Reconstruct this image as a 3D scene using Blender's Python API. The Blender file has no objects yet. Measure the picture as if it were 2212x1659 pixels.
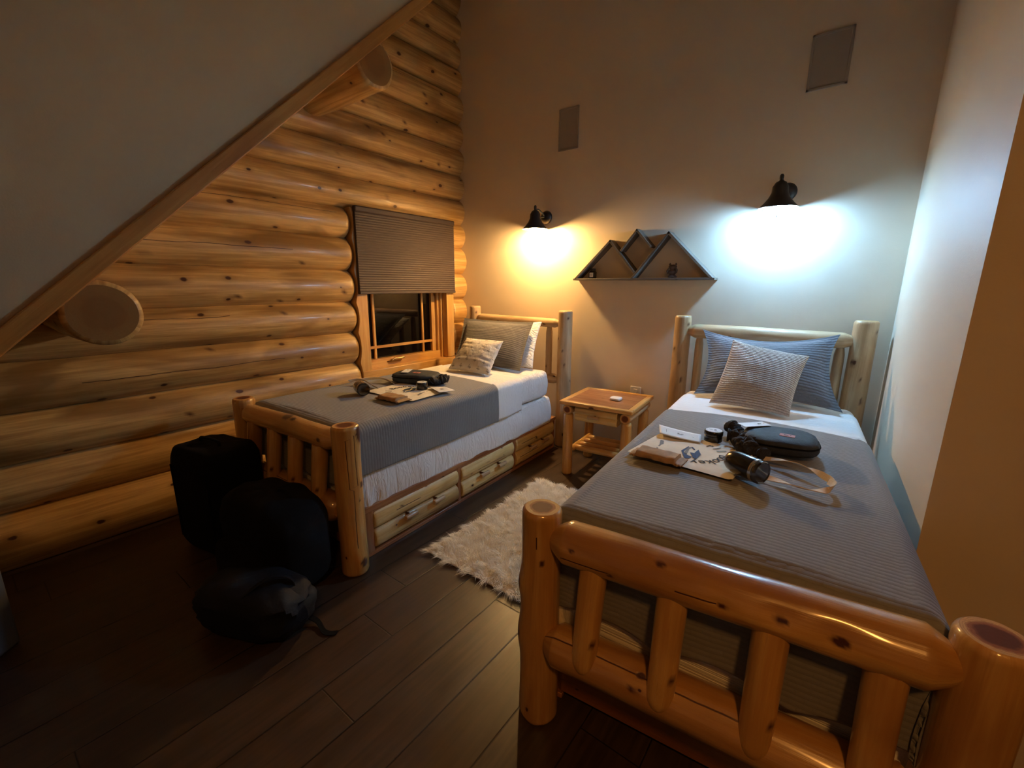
import bpy, math, random
import numpy as np
from mathutils import Vector, Matrix, noise
PI = math.pi
R = math.radians
S = bpy.context.scene
C = S.collection
random.seed(7)

# ------------------------------------------------------------------ camera
F_PX = 943.05
cam_d = bpy.data.cameras.new('camera'); cam = bpy.data.objects.new('camera', cam_d); C.objects.link(cam)
cam_d.sensor_width = 36; cam_d.sensor_fit = 'HORIZONTAL'; cam_d.lens = F_PX / 2212 * 36
cam_d.clip_start = 0.02
def _axes():
    vv = Vector((1085 - 1106, 5000 - 829.5, F_PX)).normalized()
    vy = Vector((1850 - 1106, 620 - 829.5, F_PX)).normalized()
    vy = (vy - vv * vy.dot(vv)).normalized()
    up = -vv; vx = vy.cross(up)
    return vx, vy, up
vx_, vy_, vz_ = _axes()
cols = []
for k in range(3):
    cols.append(Vector((vx_[k], vy_[k], vz_[k])))      # image right / down / forward in world axes
mt = Matrix((cols[0], -cols[1], -cols[2])).transposed().to_4x4()
cam.matrix_world = Matrix.Translation((0, 0, 1.45)) @ mt
S.camera = cam

# ------------------------------------------------------------------ world, exposure
w = bpy.data.worlds.new('world'); S.world = w; w.use_nodes = True
w.node_tree.nodes['Background'].inputs[0].default_value = (.01, .014, .02, 1)
w.node_tree.nodes['Background'].inputs[1].default_value = .3
S.view_settings.view_transform = 'Standard'; S.view_settings.look = 'None'
S.view_settings.gamma = 1; S.view_settings.use_curve_mapping = False
S.view_settings.exposure = 1.92

WARM = (1.0, .60, .22); COOL = (.30, .62, 1.0)
WARM_STR = 330; COOL_STR = 200
# dim orange lamp of the landing behind the photographer
ld = bpy.data.lights.new('hall_light', 'AREA'); ld.shape = 'DISK'; ld.size = .28; ld.energy = 1.35; ld.color = (1, .42, .09); ld.spread = R(85)
lo = bpy.data.objects.new('hall_light', ld); C.objects.link(lo); lo.location = (.9, -1.0, 3.3)
lo.rotation_euler = (Vector((-.1, 1.2, .6)) - Vector(lo.location)).to_track_quat('-Z', 'Y').to_euler()

Y_BACK = 3.45; X_LOG = -3.40; X_CHEEK = -2.5

# ------------------------------------------------------------------ node helpers
class NT:
    def __init__(s, name):
        s.m = bpy.data.materials.new(name); s.m.use_nodes = True
        s.t = s.m.node_tree; s.b = s.t.nodes['Principled BSDF']; s.out = s.t.nodes['Material Output']
    def n(s, typ, **kw):
        nd = s.t.nodes.new(typ)
        for k, v in kw.items(): setattr(nd, k, v)
        return nd
    def l(s, a, b): s.t.links.new(a, b)
    def setin(s, nd, i, v):
        if hasattr(v, 'is_output') or isinstance(v, bpy.types.NodeSocket): s.l(v, nd.inputs[i])
        else: nd.inputs[i].default_value = v
    def math(s, op, a, b=0.0, c=None):
        nd = s.n('ShaderNodeMath', operation=op)
        s.setin(nd, 0, a); s.setin(nd, 1, b)
        if c is not None: s.setin(nd, 2, c)
        return nd.outputs[0]
    def mix(s, f, a, b):
        nd = s.n('ShaderNodeMix', data_type='RGBA')
        s.setin(nd, 0, f)
        for i, v in ((6, a), (7, b)):
            if isinstance(v, tuple): nd.inputs[i].default_value = (*v[:3], 1)
            else: s.l(v, nd.inputs[i])
        return nd.outputs[2]
    def attr(s, name):
        return s.n('ShaderNodeAttribute', attribute_name=name)
    def mapping(s, vec, scale=(1, 1, 1), loc=(0, 0, 0)):
        nd = s.n('ShaderNodeMapping'); s.l(vec, nd.inputs[0])
        nd.inputs['Scale'].default_value = scale; nd.inputs['Location'].default_value = loc
        return nd.outputs[0]
    def noise(s, vec, scale, detail=3, rough=.5, dist=0):
        nd = s.n('ShaderNodeTexNoise'); s.l(vec, nd.inputs['Vector'])
        nd.inputs['Scale'].default_value = scale; nd.inputs['Detail'].default_value = detail
        nd.inputs['Roughness'].default_value = rough; nd.inputs['Distortion'].default_value = dist
        return nd.outputs[0]
    def ramp(s, f, a, b, lo=0.0, hi=1.0):
        nd = s.n('ShaderNodeMapRange'); s.setin(nd, 0, f)
        nd.inputs[1].default_value = a; nd.inputs[2].default_value = b
        nd.inputs[3].default_value = lo; nd.inputs[4].default_value = hi
        return nd.outputs[0]
    def bump(s, h, strength=.3, dist=.01):
        nd = s.n('ShaderNodeBump'); s.l(h, nd.inputs['Height'])
        nd.inputs['Strength'].default_value = strength; nd.inputs['Distance'].default_value = dist
        s.l(nd.outputs[0], s.b.inputs['Normal'])
    def base(s, c):
        if isinstance(c, tuple): s.b.inputs['Base Color'].default_value = (*c[:3], 1)
        else: s.l(c, s.b.inputs['Base Color'])
    def rough(s, r):
        s.setin(s.b, 'Roughness', r)
    def objco(s):
        return s.n('ShaderNodeTexCoord').outputs['Object']

def m_plain(name, col, rough=.6, metal=0, noise_amt=0.0, nscale=8, bump=0, bscale=60, coat=0, spec=None):
    t = NT(name)
    if noise_amt:
        f = t.ramp(t.noise(t.objco(), nscale, 4), .3, .7)
        t.base(t.mix(f, tuple(c * (1 - noise_amt) for c in col), tuple(min(1, c * (1 + noise_amt)) for c in col)))
    else: t.base(col)
    t.rough(rough); t.b.inputs['Metallic'].default_value = metal
    if bump: t.bump(t.noise(t.objco(), bscale, 4), bump, .004)
    if coat: t.b.inputs['Coat Weight'].default_value = coat; t.b.inputs['Coat Roughness'].default_value = .12
    if spec is not None: t.b.inputs['Specular IOR Level'].default_value = spec
    return t.m

def m_log(name, light, mid, dark, knotc, rough=.38, coat=.3, knot_scale=3.2, knots=.55, facet=.6):
    """peeled varnished log: long streaks in log coordinates, knots, checks"""
    t = NT(name)
    lc = t.attr('lc').outputs['Vector']; la = t.attr('la').outputs['Vector']; kn = t.attr('kn').outputs['Fac']
    streak = t.noise(t.mapping(lc, (1.1, 22, 22)), 1.6, 5, .6, .3)
    fine = t.noise(t.mapping(lc, (3, 90, 90)), 1.5, 3, .6)
    patch = t.noise(t.mapping(lc, (1.3, 5, 5)), 1.0, 3, .5, .6)
    c = t.mix(t.ramp(streak, .40, .60), mid, light)
    c = t.mix(t.math('MULTIPLY', t.ramp(patch, .50, .68), .85), c, dark)
    c = t.mix(t.math('MULTIPLY', t.ramp(fine, .5, .78), .35), c, dark)
    # knots from a 2D voronoi in unrolled bark coordinates
    vo = t.n('ShaderNodeTexVoronoi', voronoi_dimensions='2D'); vo.inputs['Scale'].default_value = knot_scale
    vo.inputs['Randomness'].default_value = .9
    nz = t.n('ShaderNodeTexNoise'); t.l(la, nz.inputs['Vector']); nz.inputs['Scale'].default_value = 25
    add = t.n('ShaderNodeVectorMath', operation='MULTIPLY_ADD'); t.l(nz.outputs['Color'], add.inputs[0])
    add.inputs[1].default_value = (.012, .008, 0); t.l(t.mapping(la, (.62, 1.0, 1)), add.inputs[2])
    t.l(add.outputs[0], vo.inputs['Vector'])
    sep = t.n('ShaderNodeSeparateColor'); t.l(vo.outputs['Color'], sep.inputs[0])
    on = t.math('GREATER_THAN', sep.outputs[0], 1 - knots)
    size = t.ramp(sep.outputs[1], 0, 1, .022, .062)
    k = t.math('MULTIPLY', on, t.ramp(t.math('DIVIDE', vo.outputs['Distance'], size), .75, 1.25, 1, 0))
    halo = t.math('MULTIPLY', on, t.ramp(t.math('DIVIDE', vo.outputs['Distance'], size), .9, 3.2, .45, 0))
    c = t.mix(halo, c, dark)
    c = t.mix(k, c, knotc)
    c = t.mix(t.math('MINIMUM', kn, 1.0), c, knotc)
    ck = t.ramp(t.math('ABSOLUTE', t.attr('ck').outputs['Fac']), .0009, .0028, 1, 0)
    c = t.mix(ck, c, knotc)
    t.base(c)
    t.rough(t.ramp(streak, .3, .7, rough + .08, rough - .06))
    t.b.inputs['Coat Weight'].default_value = coat; t.b.inputs['Coat Roughness'].default_value = .1
    h = t.math('ADD', t.math('MULTIPLY', streak, .6), t.math('MULTIPLY', fine, .25))
    h = t.math('SUBTRACT', h, t.math('MULTIPLY', k, .5))
    h = t.math('SUBTRACT', h, t.math('MULTIPLY', ck, 1.2))
    h = t.math('ADD', h, t.math('MULTIPLY', patch, facet))
    t.bump(h, .45, .005)
    return t.m

def m_end(name, rim, core, mid):
    """sawn log end: pale sapwood rim, reddish heart, rings and radial cracks"""
    t = NT(name)
    er = t.attr('er').outputs['Fac']; lc = t.attr('lc').outputs['Vector']
    n1 = t.noise(lc, 30, 4, .6)
    e = t.math('ADD', er, t.math('MULTIPLY', t.math('SUBTRACT', n1, .5), .35))
    rings = t.math('SINE', t.math('MULTIPLY', e, 75))
    c = t.mix(t.ramp(e, .55, .68), core, mid)
    c = t.mix(t.ramp(e, .72, .8), c, rim)
    c = t.mix(t.ramp(rings, .2, 1, 0, .3), c, core)
    t.base(c); t.rough(.6); t.b.inputs['Coat Weight'].default_value = 0; t.b.inputs['Specular IOR Level'].default_value = .25
    t.bump(n1, .3, .003)
    return t.m

def m_quilt(name, col, rowsp=.017, colsp=.05, strength=.30):
    """channel stitched coverlet: rows across the width with short offset stitches"""
    t = NT(name)
    uv = t.n('ShaderNodeUVMap', uv_map='uv').outputs[0]
    wob = t.n('ShaderNodeVectorMath', operation='MULTIPLY_ADD')
    nz = t.n('ShaderNodeTexNoise'); t.l(uv, nz.inputs['Vector']); nz.inputs['Scale'].default_value = 9
    t.l(nz.outputs['Color'], wob.inputs[0]); wob.inputs[1].default_value = (.02, .012, 0); t.l(uv, wob.inputs[2])
    sp = t.n('ShaderNodeSeparateXYZ'); t.l(wob.outputs[0], sp.inputs[0])
    row = t.math('DIVIDE', sp.outputs[1], rowsp)
    rid = t.math('FLOOR', row)
    a = t.math('ABSOLUTE', t.math('SUBTRACT', t.math('FRACT', row), .5))       # 0 centre .. .5 edge
    hrow = t.math('POWER', t.math('SUBTRACT', 1, t.math('MULTIPLY', a, 2)), .45)
    off = t.math('MULTIPLY', t.math('FRACT', t.math('MULTIPLY', rid, .37)), 1.0)
    cx = t.math('ADD', t.math('DIVIDE', sp.outputs[0], colsp), off)
    b = t.math('ABSOLUTE', t.math('SUBTRACT', t.math('FRACT', cx), .5))
    hcol = t.math('POWER', t.math('SUBTRACT', 1, t.math('MULTIPLY', b, 2)), .3)
    h = t.math('MULTIPLY', hrow, t.math('ADD', .3, t.math('MULTIPLY', hcol, .7)))
    weave = t.noise(uv, 900, 1)
    big = t.noise(uv, 6, 3)
    t.base(t.mix(t.ramp(h, .0, .7), tuple(c * .88 for c in col), tuple(c * 1.03 for c in col)))
    t.rough(.85); t.b.inputs['Sheen Weight'].default_value = .25; t.b.inputs['Sheen Roughness'].default_value = .5
    hh = t.math('ADD', h, t.math('MULTIPLY', big, 1.2))
    hh = t.math('ADD', hh, t.math('MULTIPLY', weave, .06))
    t.bump(hh, strength, .005)
    return t.m

def m_cloth(name, col, wr=.5, wscale=7, dist=.012, sheen=.1, rough=.85):
    t = NT(name)
    uv = t.n('ShaderNodeUVMap', uv_map='uv').outputs[0]
    a = t.noise(t.mapping(uv, (1, 2.2, 1)), wscale, 3, .55, 1.2)
    ridge = t.math('ABSOLUTE', t.math('SUBTRACT', a, .5))
    b = t.noise(uv, 700, 1)
    t.base(col); t.rough(rough); t.b.inputs['Sheen Weight'].default_value = sheen
    t.bump(t.math('ADD', t.math('MULTIPLY', ridge, -2.0), t.math('MULTIPLY', b, .05)), wr, dist)
    return t.m

# ------------------------------------------------------------------ mesh helpers
class MB:
    def __init__(s):
        s.v = []; s.f = []; s.mi = []; s.at = {}; s.uv = []
    def add(s, vs, fs, mi=0, **at):
        o = len(s.v); s.v += [tuple(p) for p in vs]
        s.f += [tuple(i + o for i in f) for f in fs]
        s.mi += [mi] * len(fs) if isinstance(mi, int) else list(mi)
        for k in set(list(s.at) + list(at)):
            cur = s.at.setdefault(k, [None] * o)
            vals = at.get(k)
            cur += list(vals) if vals is not None else [None] * len(vs)
        return o
    def box(s, lo, hi, M=None, mi=0):
        x0, y0, z0 = lo; x1, y1, z1 = hi
        vs = [(x0, y0, z0), (x1, y0, z0), (x1, y1, z0), (x0, y1, z0), (x0, y0, z1), (x1, y0, z1), (x1, y1, z1), (x0, y1, z1)]
        if M is not None: vs = [tuple(M @ Vector(p)) for p in vs]
        s.add(vs, [(0, 3, 2, 1), (4, 5, 6, 7), (0, 1, 5, 4), (1, 2, 6, 5), (2, 3, 7, 6), (3, 0, 4, 7)], mi); return s
    def tube(s, path, rad, n=10, cap=True, mi=0, squash=1.0):
        P = [Vector(p) for p in path]; k = len(P)
        rs = rad if isinstance(rad, (list, tuple)) else [rad] * k
        vs = []; up = Vector((0, 0, 1)); prev = None
        for i in range(k):
            d = (P[min(i + 1, k - 1)] - P[max(i - 1, 0)]).normalized()
            if prev is None:
                a = d.cross(up if abs(d.dot(up)) < .9 else Vector((1, 0, 0))).normalized()
            else: a = (prev - d * prev.dot(d)).normalized()
            prev = a; b = d.cross(a)
            for j in range(n):
                th = 2 * PI * j / n
                vs.append(P[i] + (a * math.cos(th) + b * math.sin(th) * squash) * rs[i])
        fs = [(i * n + j, i * n + (j + 1) % n, (i + 1) * n + (j + 1) % n, (i + 1) * n + j) for i in range(k - 1) for j in range(n)]
        if cap: fs += [tuple(range(n - 1, -1, -1)), tuple((k - 1) * n + j for j in range(n))]
        s.add(vs, fs, mi); return s
    def lathe(s, prof, n=32, loc=(0, 0, 0), M=None, mi=0):
        vs = []; L = Vector(loc)
        for (r, z) in prof:
            for j in range(n):
                p = Vector((r * math.cos(2 * PI * j / n), r * math.sin(2 * PI * j / n), z))
                if M is not None: p = M @ p
                vs.append(p + L)
        k = len(prof)
        fs = [(i * n + j, i * n + (j + 1) % n, (i + 1) * n + (j + 1) % n, (i + 1) * n + j) for i in range(k - 1) for j in range(n)]
        fs += [tuple(range(n - 1, -1, -1)), tuple((k - 1) * n + j for j in range(n))]
        s.add(vs, fs, mi); return s
    def prism(s, poly, z0, z1, M=None, mi=0):
        n = len(poly)
        vs = [(x, y, z0) for x, y in poly] + [(x, y, z1) for x, y in poly]
        if M is not None: vs = [tuple(M @ Vector(p)) for p in vs]
        fs = [tuple(range(n - 1, -1, -1)), tuple(range(n, 2 * n))] + [(i, (i + 1) % n, (i + 1) % n + n, i + n) for i in range(n)]
        s.add(vs, fs, mi); return s
    def grid(s, fn, nu, nv, mi=0, uvscale=(1, 1), closed_u=False):
        vs = []; uvs = []
        for j in range(nv + 1):
            for i in range(nu + 1):
                u = i / nu; v = j / nv
                r = fn(u, v)
                vs.append(r[:3]); uvs.append(r[3:5] if len(r) > 3 else (u * uvscale[0], v * uvscale[1]))
        fs = [(j * (nu + 1) + i, j * (nu + 1) + i + 1, (j + 1) * (nu + 1) + i + 1, (j + 1) * (nu + 1) + i) for j in range(nv) for i in range(nu)]
        s.add(vs, fs, mi, _uv=uvs); return s
    def build(s, name, mats, parent=None, smooth=40, solid=0, bevel=0, subsurf=0):
        me = bpy.data.meshes.new(name); me.from_pydata(s.v, [], s.f)
        mats = mats if isinstance(mats, (list, tuple)) else [mats]
        for m in mats: me.materials.append(m)
        if len(mats) > 1: me.polygons.foreach_set('material_index', s.mi)
        for k, vals in s.at.items():
            if k == '_uv':
                uvl = me.uv_layers.new(name='uv')
                buf = np.zeros(len(me.loops) * 2, dtype=np.float32)
                idx = np.zeros(len(me.loops), dtype=np.int32); me.loops.foreach_get('vertex_index', idx)
                arr = np.array([v if v is not None else (0, 0) for v in vals], dtype=np.float32)
                uvl.data.foreach_set('uv', arr[idx].ravel())
            elif k in ('lc', 'la'):
                a = me.attributes.new(k, 'FLOAT_VECTOR', 'POINT')
                a.data.foreach_set('vector', np.array([v if v is not None else (0, 0, 0) for v in vals], dtype=np.float32).ravel())
            else:
                a = me.attributes.new(k, 'FLOAT', 'POINT')
                a.data.foreach_set('value', np.array([v if v is not None else 0 for v in vals], dtype=np.float32))
        if smooth:
            me.polygons.foreach_set('use_smooth', [True] * len(me.polygons))
            me.set_sharp_from_angle(angle=R(smooth))
        me.validate(); me.update()
        o = bpy.data.objects.new(name, me); C.objects.link(o)
        if parent: o.parent = parent
        if bevel:
            b = o.modifiers.new('bevel', 'BEVEL'); b.width = bevel; b.segments = 2; b.limit_method = 'ANGLE'; b.angle_limit = R(50)
        if solid:
            d = o.modifiers.new('solid', 'SOLIDIFY'); d.thickness = solid; d.offset = -1
        if subsurf:
            d = o.modifiers.new('sub', 'SUBSURF'); d.levels = subsurf; d.render_levels = subsurf
        return o

def tag(o, label=None, cat=None, group=None, kind=None):
    if label: o['label'] = label
    if cat: o['category'] = cat
    if group: o['group'] = group
    if kind: o['kind'] = kind
    return o
def thing(name, label, cat, loc=(0, 0, 0), rotz=0, group=None):
    o = bpy.data.objects.new(name, None); C.objects.link(o)
    o.empty_display_size = .1; o.location = loc; o.rotation_euler = (0, 0, rotz)
    return tag(o, label, cat, group)
def struct(name, mb, mats, parent=None, **kw):
    o = mb.build(name, mats, parent, **kw)
    if parent is None: o['kind'] = 'structure'
    return o
def nz3(x, y, z): return noise.noise(Vector((x, y, z)))

def log(mb, A, B, r0, r1=None, cap0='flat', cap1='flat', n=36, step=.03, amp=.05, knots=(), cracks=(), seed=None, face=None, bul=.10, squash=1.0, endmi=1):
    """one peeled log from A to B. cap: flat (sawn, eased edge), bul (bullet nose), ten (tapered tenon), cut (plain)"""
    if r1 is None: r1 = r0
    if seed is None: seed = random.random() * 100
    A = Vector(A); B = Vector(B); L = (B - A).length; d = (B - A) / L
    fc = Vector(face) if face is not None else Vector((0, -1, 0))
    e1 = fc - d * fc.dot(d)
    if e1.length < .01: e1 = Vector((1, 0, 0)) - d * d.x
    e1.normalize(); e2 = d.cross(e1)
    m = max(6, int(L / step)); ts = [i / m for i in range(m + 1)]
    def capts(kind, c):
        if kind == 'flat': c = min(.014, r0 * .3); return [(0, .86), (.35, .955), (1, 1)], c
        if kind == 'bul': return [(q, math.sqrt(max(0, 1 - (1 - q) ** 2)) * .97 + .03) for q in (0, .03, .1, .2, .35, .5, .7, .85, 1)], c
        if kind == 'ten': return [(q, .5 + .5 * min(1, q) ** .8) for q in (0, .15, .35, .6, .85, 1)], c
        return [(0, 1), (1, 1)], .002
    c0, l0 = capts(cap0, bul); c1, l1 = capts(cap1, bul)
    st = [(q * l0, k) for q, k in c0]
    st += [(t * L, 1) for t in ts if l0 * 1.2 < t * L < L - l1 * 1.2]
    st += [(L - q * l1, k) for q, k in reversed(c1)]
    vs = []; lc = []; la = []; kn = []; er = []; ck = []
    for (s_, k) in st:
        t = s_ / L; r = (r0 + (r1 - r0) * t) * k
        sway = Vector((nz3(s_ * .8, seed, 0), nz3(s_ * .8, seed, 9), 0)) * r0 * amp * 1.2
        for j in range(n):
            th = 2 * PI * j / n - PI
            rr = r * (1 + amp * nz3(s_ * 2.2 + seed, math.cos(th) * .9, math.sin(th) * .9 + seed) * 1.3 + amp * .5 * nz3(s_ * 7 + seed, math.cos(th) * 2, math.sin(th) * 2))
            dk = 0
            for (kt, kth, ks, kh) in knots:
                ds = (s_ - kt * L) / 1.5; dth = (th - kth + PI) % (2 * PI) - PI
                q = (ds * ds + (dth * r0) ** 2) / (ks * ks)
                if q < 9:
                    rr += kh * math.exp(-q * .5)
                    dk = max(dk, 1.0 if q < .30 else (.35 if q < .5 else 0))
            cv = .5
            for (ta, tb, cth, cd) in cracks:
                if ta <= t <= tb:
                    th0 = cth + .10 * nz3(s_ * 3, seed, 3) + .02 * nz3(s_ * 30, seed, 5)
                    dth = (th - th0 + PI) % (2 * PI) - PI
                    if abs(dth * r0) < abs(cv): cv = dth * r0
            ck.append(cv)
            p = A + d * s_ + e1 * (rr * math.cos(th) + sway.x) + e2 * (rr * math.sin(th) * squash + sway.y)
            vs.append(p); lc.append((s_ + seed * 3.1, r0 * math.cos(th) + seed, r0 * math.sin(th) + seed * .7))
            la.append((s_ + seed * 7.3, th * r0 + seed * 5.1, 0)); kn.append(dk); er.append(1.0)
    K = len(st)
    fs = [(i * n + j, i * n + (j + 1) % n, (i + 1) * n + (j + 1) % n, (i + 1) * n + j) for i in range(K - 1) for j in range(n)]
    mi = [0] * len(fs)
    # fan ends with own vertices, so the end grain has a radius attribute
    for end, base, p0, kind in ((0, 0, A, cap0), (1, (K - 1) * n, B, cap1)):
        ring = [vs[base + j] for j in range(n)]
        cen = sum((Vector(q) for q in ring), Vector()) / n
        o = len(vs); rings = (1.0, .75, .45, .15)
        for q in rings:
            for j in range(n):
                vs.append(cen + (Vector(ring[j]) - cen) * q); er.append(q if kind == 'flat' else 1.0); kn.append(0); ck.append(.5)
                lc.append((seed, (ring[j] - cen).dot(e1) * q + seed, (ring[j] - cen).dot(e2) * q)); la.append((seed * 7.3, j * .01, 0))
        for a in range(len(rings) - 1):
            for j in range(n):
                q = (o + a * n + j, o + a * n + (j + 1) % n, o + (a + 1) * n + (j + 1) % n, o + (a + 1) * n + j)
                fs.append(q if end == 1 else q[::-1]); mi.append(endmi if kind == 'flat' else 0)
        q = tuple(o + 3 * n + j for j in range(n)); fs.append(q if end == 1 else q[::-1]); mi.append(endmi if kind == 'flat' else 0)
    mb.add(vs, fs, mi, lc=lc, la=la, kn=kn, er=er, ck=ck)
    return mb

def plank(mb, lo, hi, axis='x', jitter=0, seed=None, mi=0):
    """sawn board with grain coordinates along axis"""
    if seed is None: seed = random.random() * 60
    x0, y0, z0 = lo; x1, y1, z1 = hi
    o = len(mb.v)
    vs = []; fs = []
    def face(a, b, c, d):
        k = len(vs); vs.extend([a, b, c, d]); fs.append((k, k + 1, k + 2, k + 3))
    P = [(x0, y0, z0), (x1, y0, z0), (x1, y1, z0), (x0, y1, z0), (x0, y0, z1), (x1, y0, z1), (x1, y1, z1), (x0, y1, z1)]
    fs = [(0, 3, 2, 1), (4, 5, 6, 7), (0, 1, 5, 4), (1, 2, 6, 5), (2, 3, 7, 6), (3, 0, 4, 7)]
    vs = P
    def gc(p):
        x, y, z = p
        if axis == 'x': return (x + seed, y + seed, z + seed * .7)
        if axis == 'y': return (y + seed, x + seed, z + seed * .7)
        return (z + seed, x + seed, y + seed * .7)
    lc = [gc(p) for p in vs]
    la = [(q[0], q[1] + q[2] * 1.01, 0) for q in lc]
    mb.add(vs, fs, mi, lc=lc, la=la, kn=[0] * 8, er=[1] * 8, ck=[.5] * 8)
    return mb

# ------------------------------------------------------------------ materials
M = {}
M['wall_log'] = m_log('wall_log_wood', (.70, .44, .17), (.48, .275, .085), (.23, .115, .03), (.07, .022, .007), rough=.40, coat=.12, knot_scale=4.6, knots=.65)
M['bed_log'] = m_log('bed_log_wood', (.66, .38, .12), (.54, .27, .07), (.32, .14, .035), (.075, .02, .008), rough=.30, coat=.7, knot_scale=6.5, knots=.22)
M['pale_log'] = m_log('pale_log_wood', (.60, .43, .25), (.48, .32, .17), (.28, .155, .07), (.08, .03, .012), rough=.42, coat=.2, knot_scale=6.5, knots=.3)
M['half_log'] = m_log('half_log_wood', (.74, .55, .25), (.64, .43, .16), (.30, .16, .045), (.06, .02, .01), rough=.5, coat=.08, knot_scale=9, knots=.3)
M['red_wood'] = m_log('red_cedar_wood', (.40, .17, .06), (.31, .115, .038), (.18, .055, .018), (.05, .012, .006), rough=.33, coat=.5, knot_scale=8, knots=.2)
M['pine'] = m_log('pine_trim_wood', (.68, .40, .13), (.60, .32, .09), (.42, .19, .05), (.10, .03, .01), rough=.36, coat=.35, knot_scale=4, knots=.3)
M['barn'] = m_log('weathered_grey_wood', (.20, .165, .13), (.12, .095, .075), (.06, .047, .038), (.03, .02, .015), rough=.7, coat=0, knot_scale=9, knots=.1)
M['end'] = m_end('log_end_grain', (.62, .36, .13), (.13, .04, .014), (.34, .13, .045))
M['end_pale'] = m_end('pale_log_end_grain', (.60, .40, .18), (.50, .30, .12), (.55, .34, .14))
M['purlin_end'] = m_end('purlin_end_grain', (.36, .19, .06), (.32, .15, .045), (.36, .18, .055))

def m_wall(name, col):
    t = NT(name); p = t.objco()
    f = t.ramp(t.noise(p, 1.3, 4), .3, .7)
    t.base(t.mix(f, tuple(c * .97 for c in col), tuple(c * 1.02 for c in col))); t.rough(.55)
    t.bump(t.math('ADD', t.noise(p, 140, 3), t.math('MULTIPLY', t.noise(p, 25, 2), .5)), .12, .003)
    return t.m
M['wall'] = m_wall('beige_wall_paint', (.74, .625, .48))
M['cheek'] = m_wall('beige_partition_paint', (.74, .55, .34))
M['white_ceiling'] = m_wall('white_ceiling_paint', (.86, .84, .80))
M['vent'] = m_plain('painted_grille', (.36, .31, .26), .6)

def m_floor():
    t = NT('dark_plank_floor')
    p = t.objco()
    sp = t.n('ShaderNodeSeparateXYZ'); t.l(p, sp.inputs[0])
    W = .205; Lp = 1.15
    xr = t.math('DIVIDE', t.math('ADD', sp.outputs[0], 1.146 + W * 10), W)
    ix = t.math('FLOOR', xr); fx = t.math('FRACT', xr)
    off = t.math('FRACT', t.math('MULTIPLY', t.math('SINE', t.math('MULTIPLY', ix, 12.9898)), 43758.5))
    yr = t.math('ADD', t.math('DIVIDE', sp.outputs[1], Lp), t.math('ADD', off, 10))
    iy = t.math('FLOOR', yr); fy = t.math('FRACT', yr)
    ex = t.math('MULTIPLY', t.math('MINIMUM', fx, t.math('SUBTRACT', 1, fx)), W)
    ey = t.math('MULTIPLY', t.math('MINIMUM', fy, t.math('SUBTRACT', 1, fy)), Lp)
    e = t.math('MINIMUM', ex, ey)
    gap = t.ramp(e, .0008, .0035, 1, 0)
    rnd = t.math('FRACT', t.math('MULTIPLY', t.math('SINE', t.math('ADD', t.math('MULTIPLY', ix, 78.2), t.math('MULTIPLY', iy, 37.7))), 9631.3))
    cb = t.n('ShaderNodeCombineXYZ'); t.l(t.math('MULTIPLY', rnd, 30), cb.inputs[2]); t.l(sp.outputs[0], cb.inputs[0]); t.l(sp.outputs[1], cb.inputs[1])
    g = t.noise(t.mapping(cb.outputs[0], (26, 1.6, 1)), 1.6, 5, .6, .4)
    g2 = t.noise(t.mapping(cb.outputs[0], (5, 2.0, 1)), 1.0, 3, .5)
    c = t.mix(t.ramp(g, .35, .7), (.032, .017, .010), (.072, .041, .025))
    c = t.mix(t.math('MULTIPLY', rnd, .5), c, (.058, .033, .019))
    c = t.mix(t.ramp(g2, .5, .7, 0, .5), c, (.026, .014, .008))
    c = t.mix(gap, c, (.008, .004, .002))
    t.base(c)
    t.rough(t.ramp(g, .3, .7, .34, .44))
    h = t.math('SUBTRACT', t.math('ADD', t.math('MULTIPLY', g, .25), t.math('MULTIPLY', g2, .6)), t.math('MULTIPLY', gap, 1.4))
    t.bump(h, .3, .003)
    return t.m
M['floor'] = m_floor()

M['quilt'] = m_quilt('charcoal_grey_quilt', (.198, .196, .200))
M['quilt_under'] = m_plain('quilt_lining', (.20, .17, .145), .9)
M['sham'] = m_quilt('blue_grey_quilted_cotton', (.135, .150, .175), .019, .036, .6)
M['sham_warm'] = m_quilt('charcoal_quilted_cotton', (.095, .086, .082), .019, .05, .45)
M['white'] = m_cloth('white_cotton', (.86, .85, .84), .5, 7, .012)
M['white2'] = m_cloth('white_ruffled_cotton', (.86, .85, .84), .75, 9, .02)
M['fur'] = m_plain('cream_fur', (.93, .88, .78), .8, noise_amt=.08, nscale=15)
def m_fur():
    t = NT('long_cream_fur'); b2 = t.n('ShaderNodeBsdfTranslucent'); b2.inputs[0].default_value = (.95, .90, .80, 1)
    t.base((.95, .91, .82)); t.rough(.9); mx = t.n('ShaderNodeMixShader'); mx.inputs[0].default_value = .25
    t.l(t.b.outputs[0], mx.inputs[1]); t.l(b2.outputs[0], mx.inputs[2]); t.l(mx.outputs[0], t.out.inputs[0])
    return t.m
M['fur_strand'] = m_fur()
M['black'] = m_plain('black_metal', (.035, .032, .032), .42, .4)
M['blackcloth'] = m_plain('black_nylon', (.0035, .0035, .004), .9, spec=.2, bump=.3, bscale=250)
M['bluecloth'] = m_plain('dark_navy_nylon', (.005, .006, .010), .7, spec=.3, bump=.4, bscale=60)
M['pouch'] = m_plain('black_pouch_fabric', (.028, .034, .042), .75, noise_amt=.3, nscale=40, bump=.4, bscale=220)
M['knit'] = m_plain('charcoal_fuzzy_fabric', (.03, .029, .032), .95, bump=.9, bscale=120)
M['enamel'] = m_plain('white_enamel', (.85, .84, .82), .4)
M['chrome'] = m_plain('steel', (.6, .58, .55), .2, 1)
M['brass'] = m_plain('brass_lock', (.42, .27, .11), .3, 1)
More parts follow.
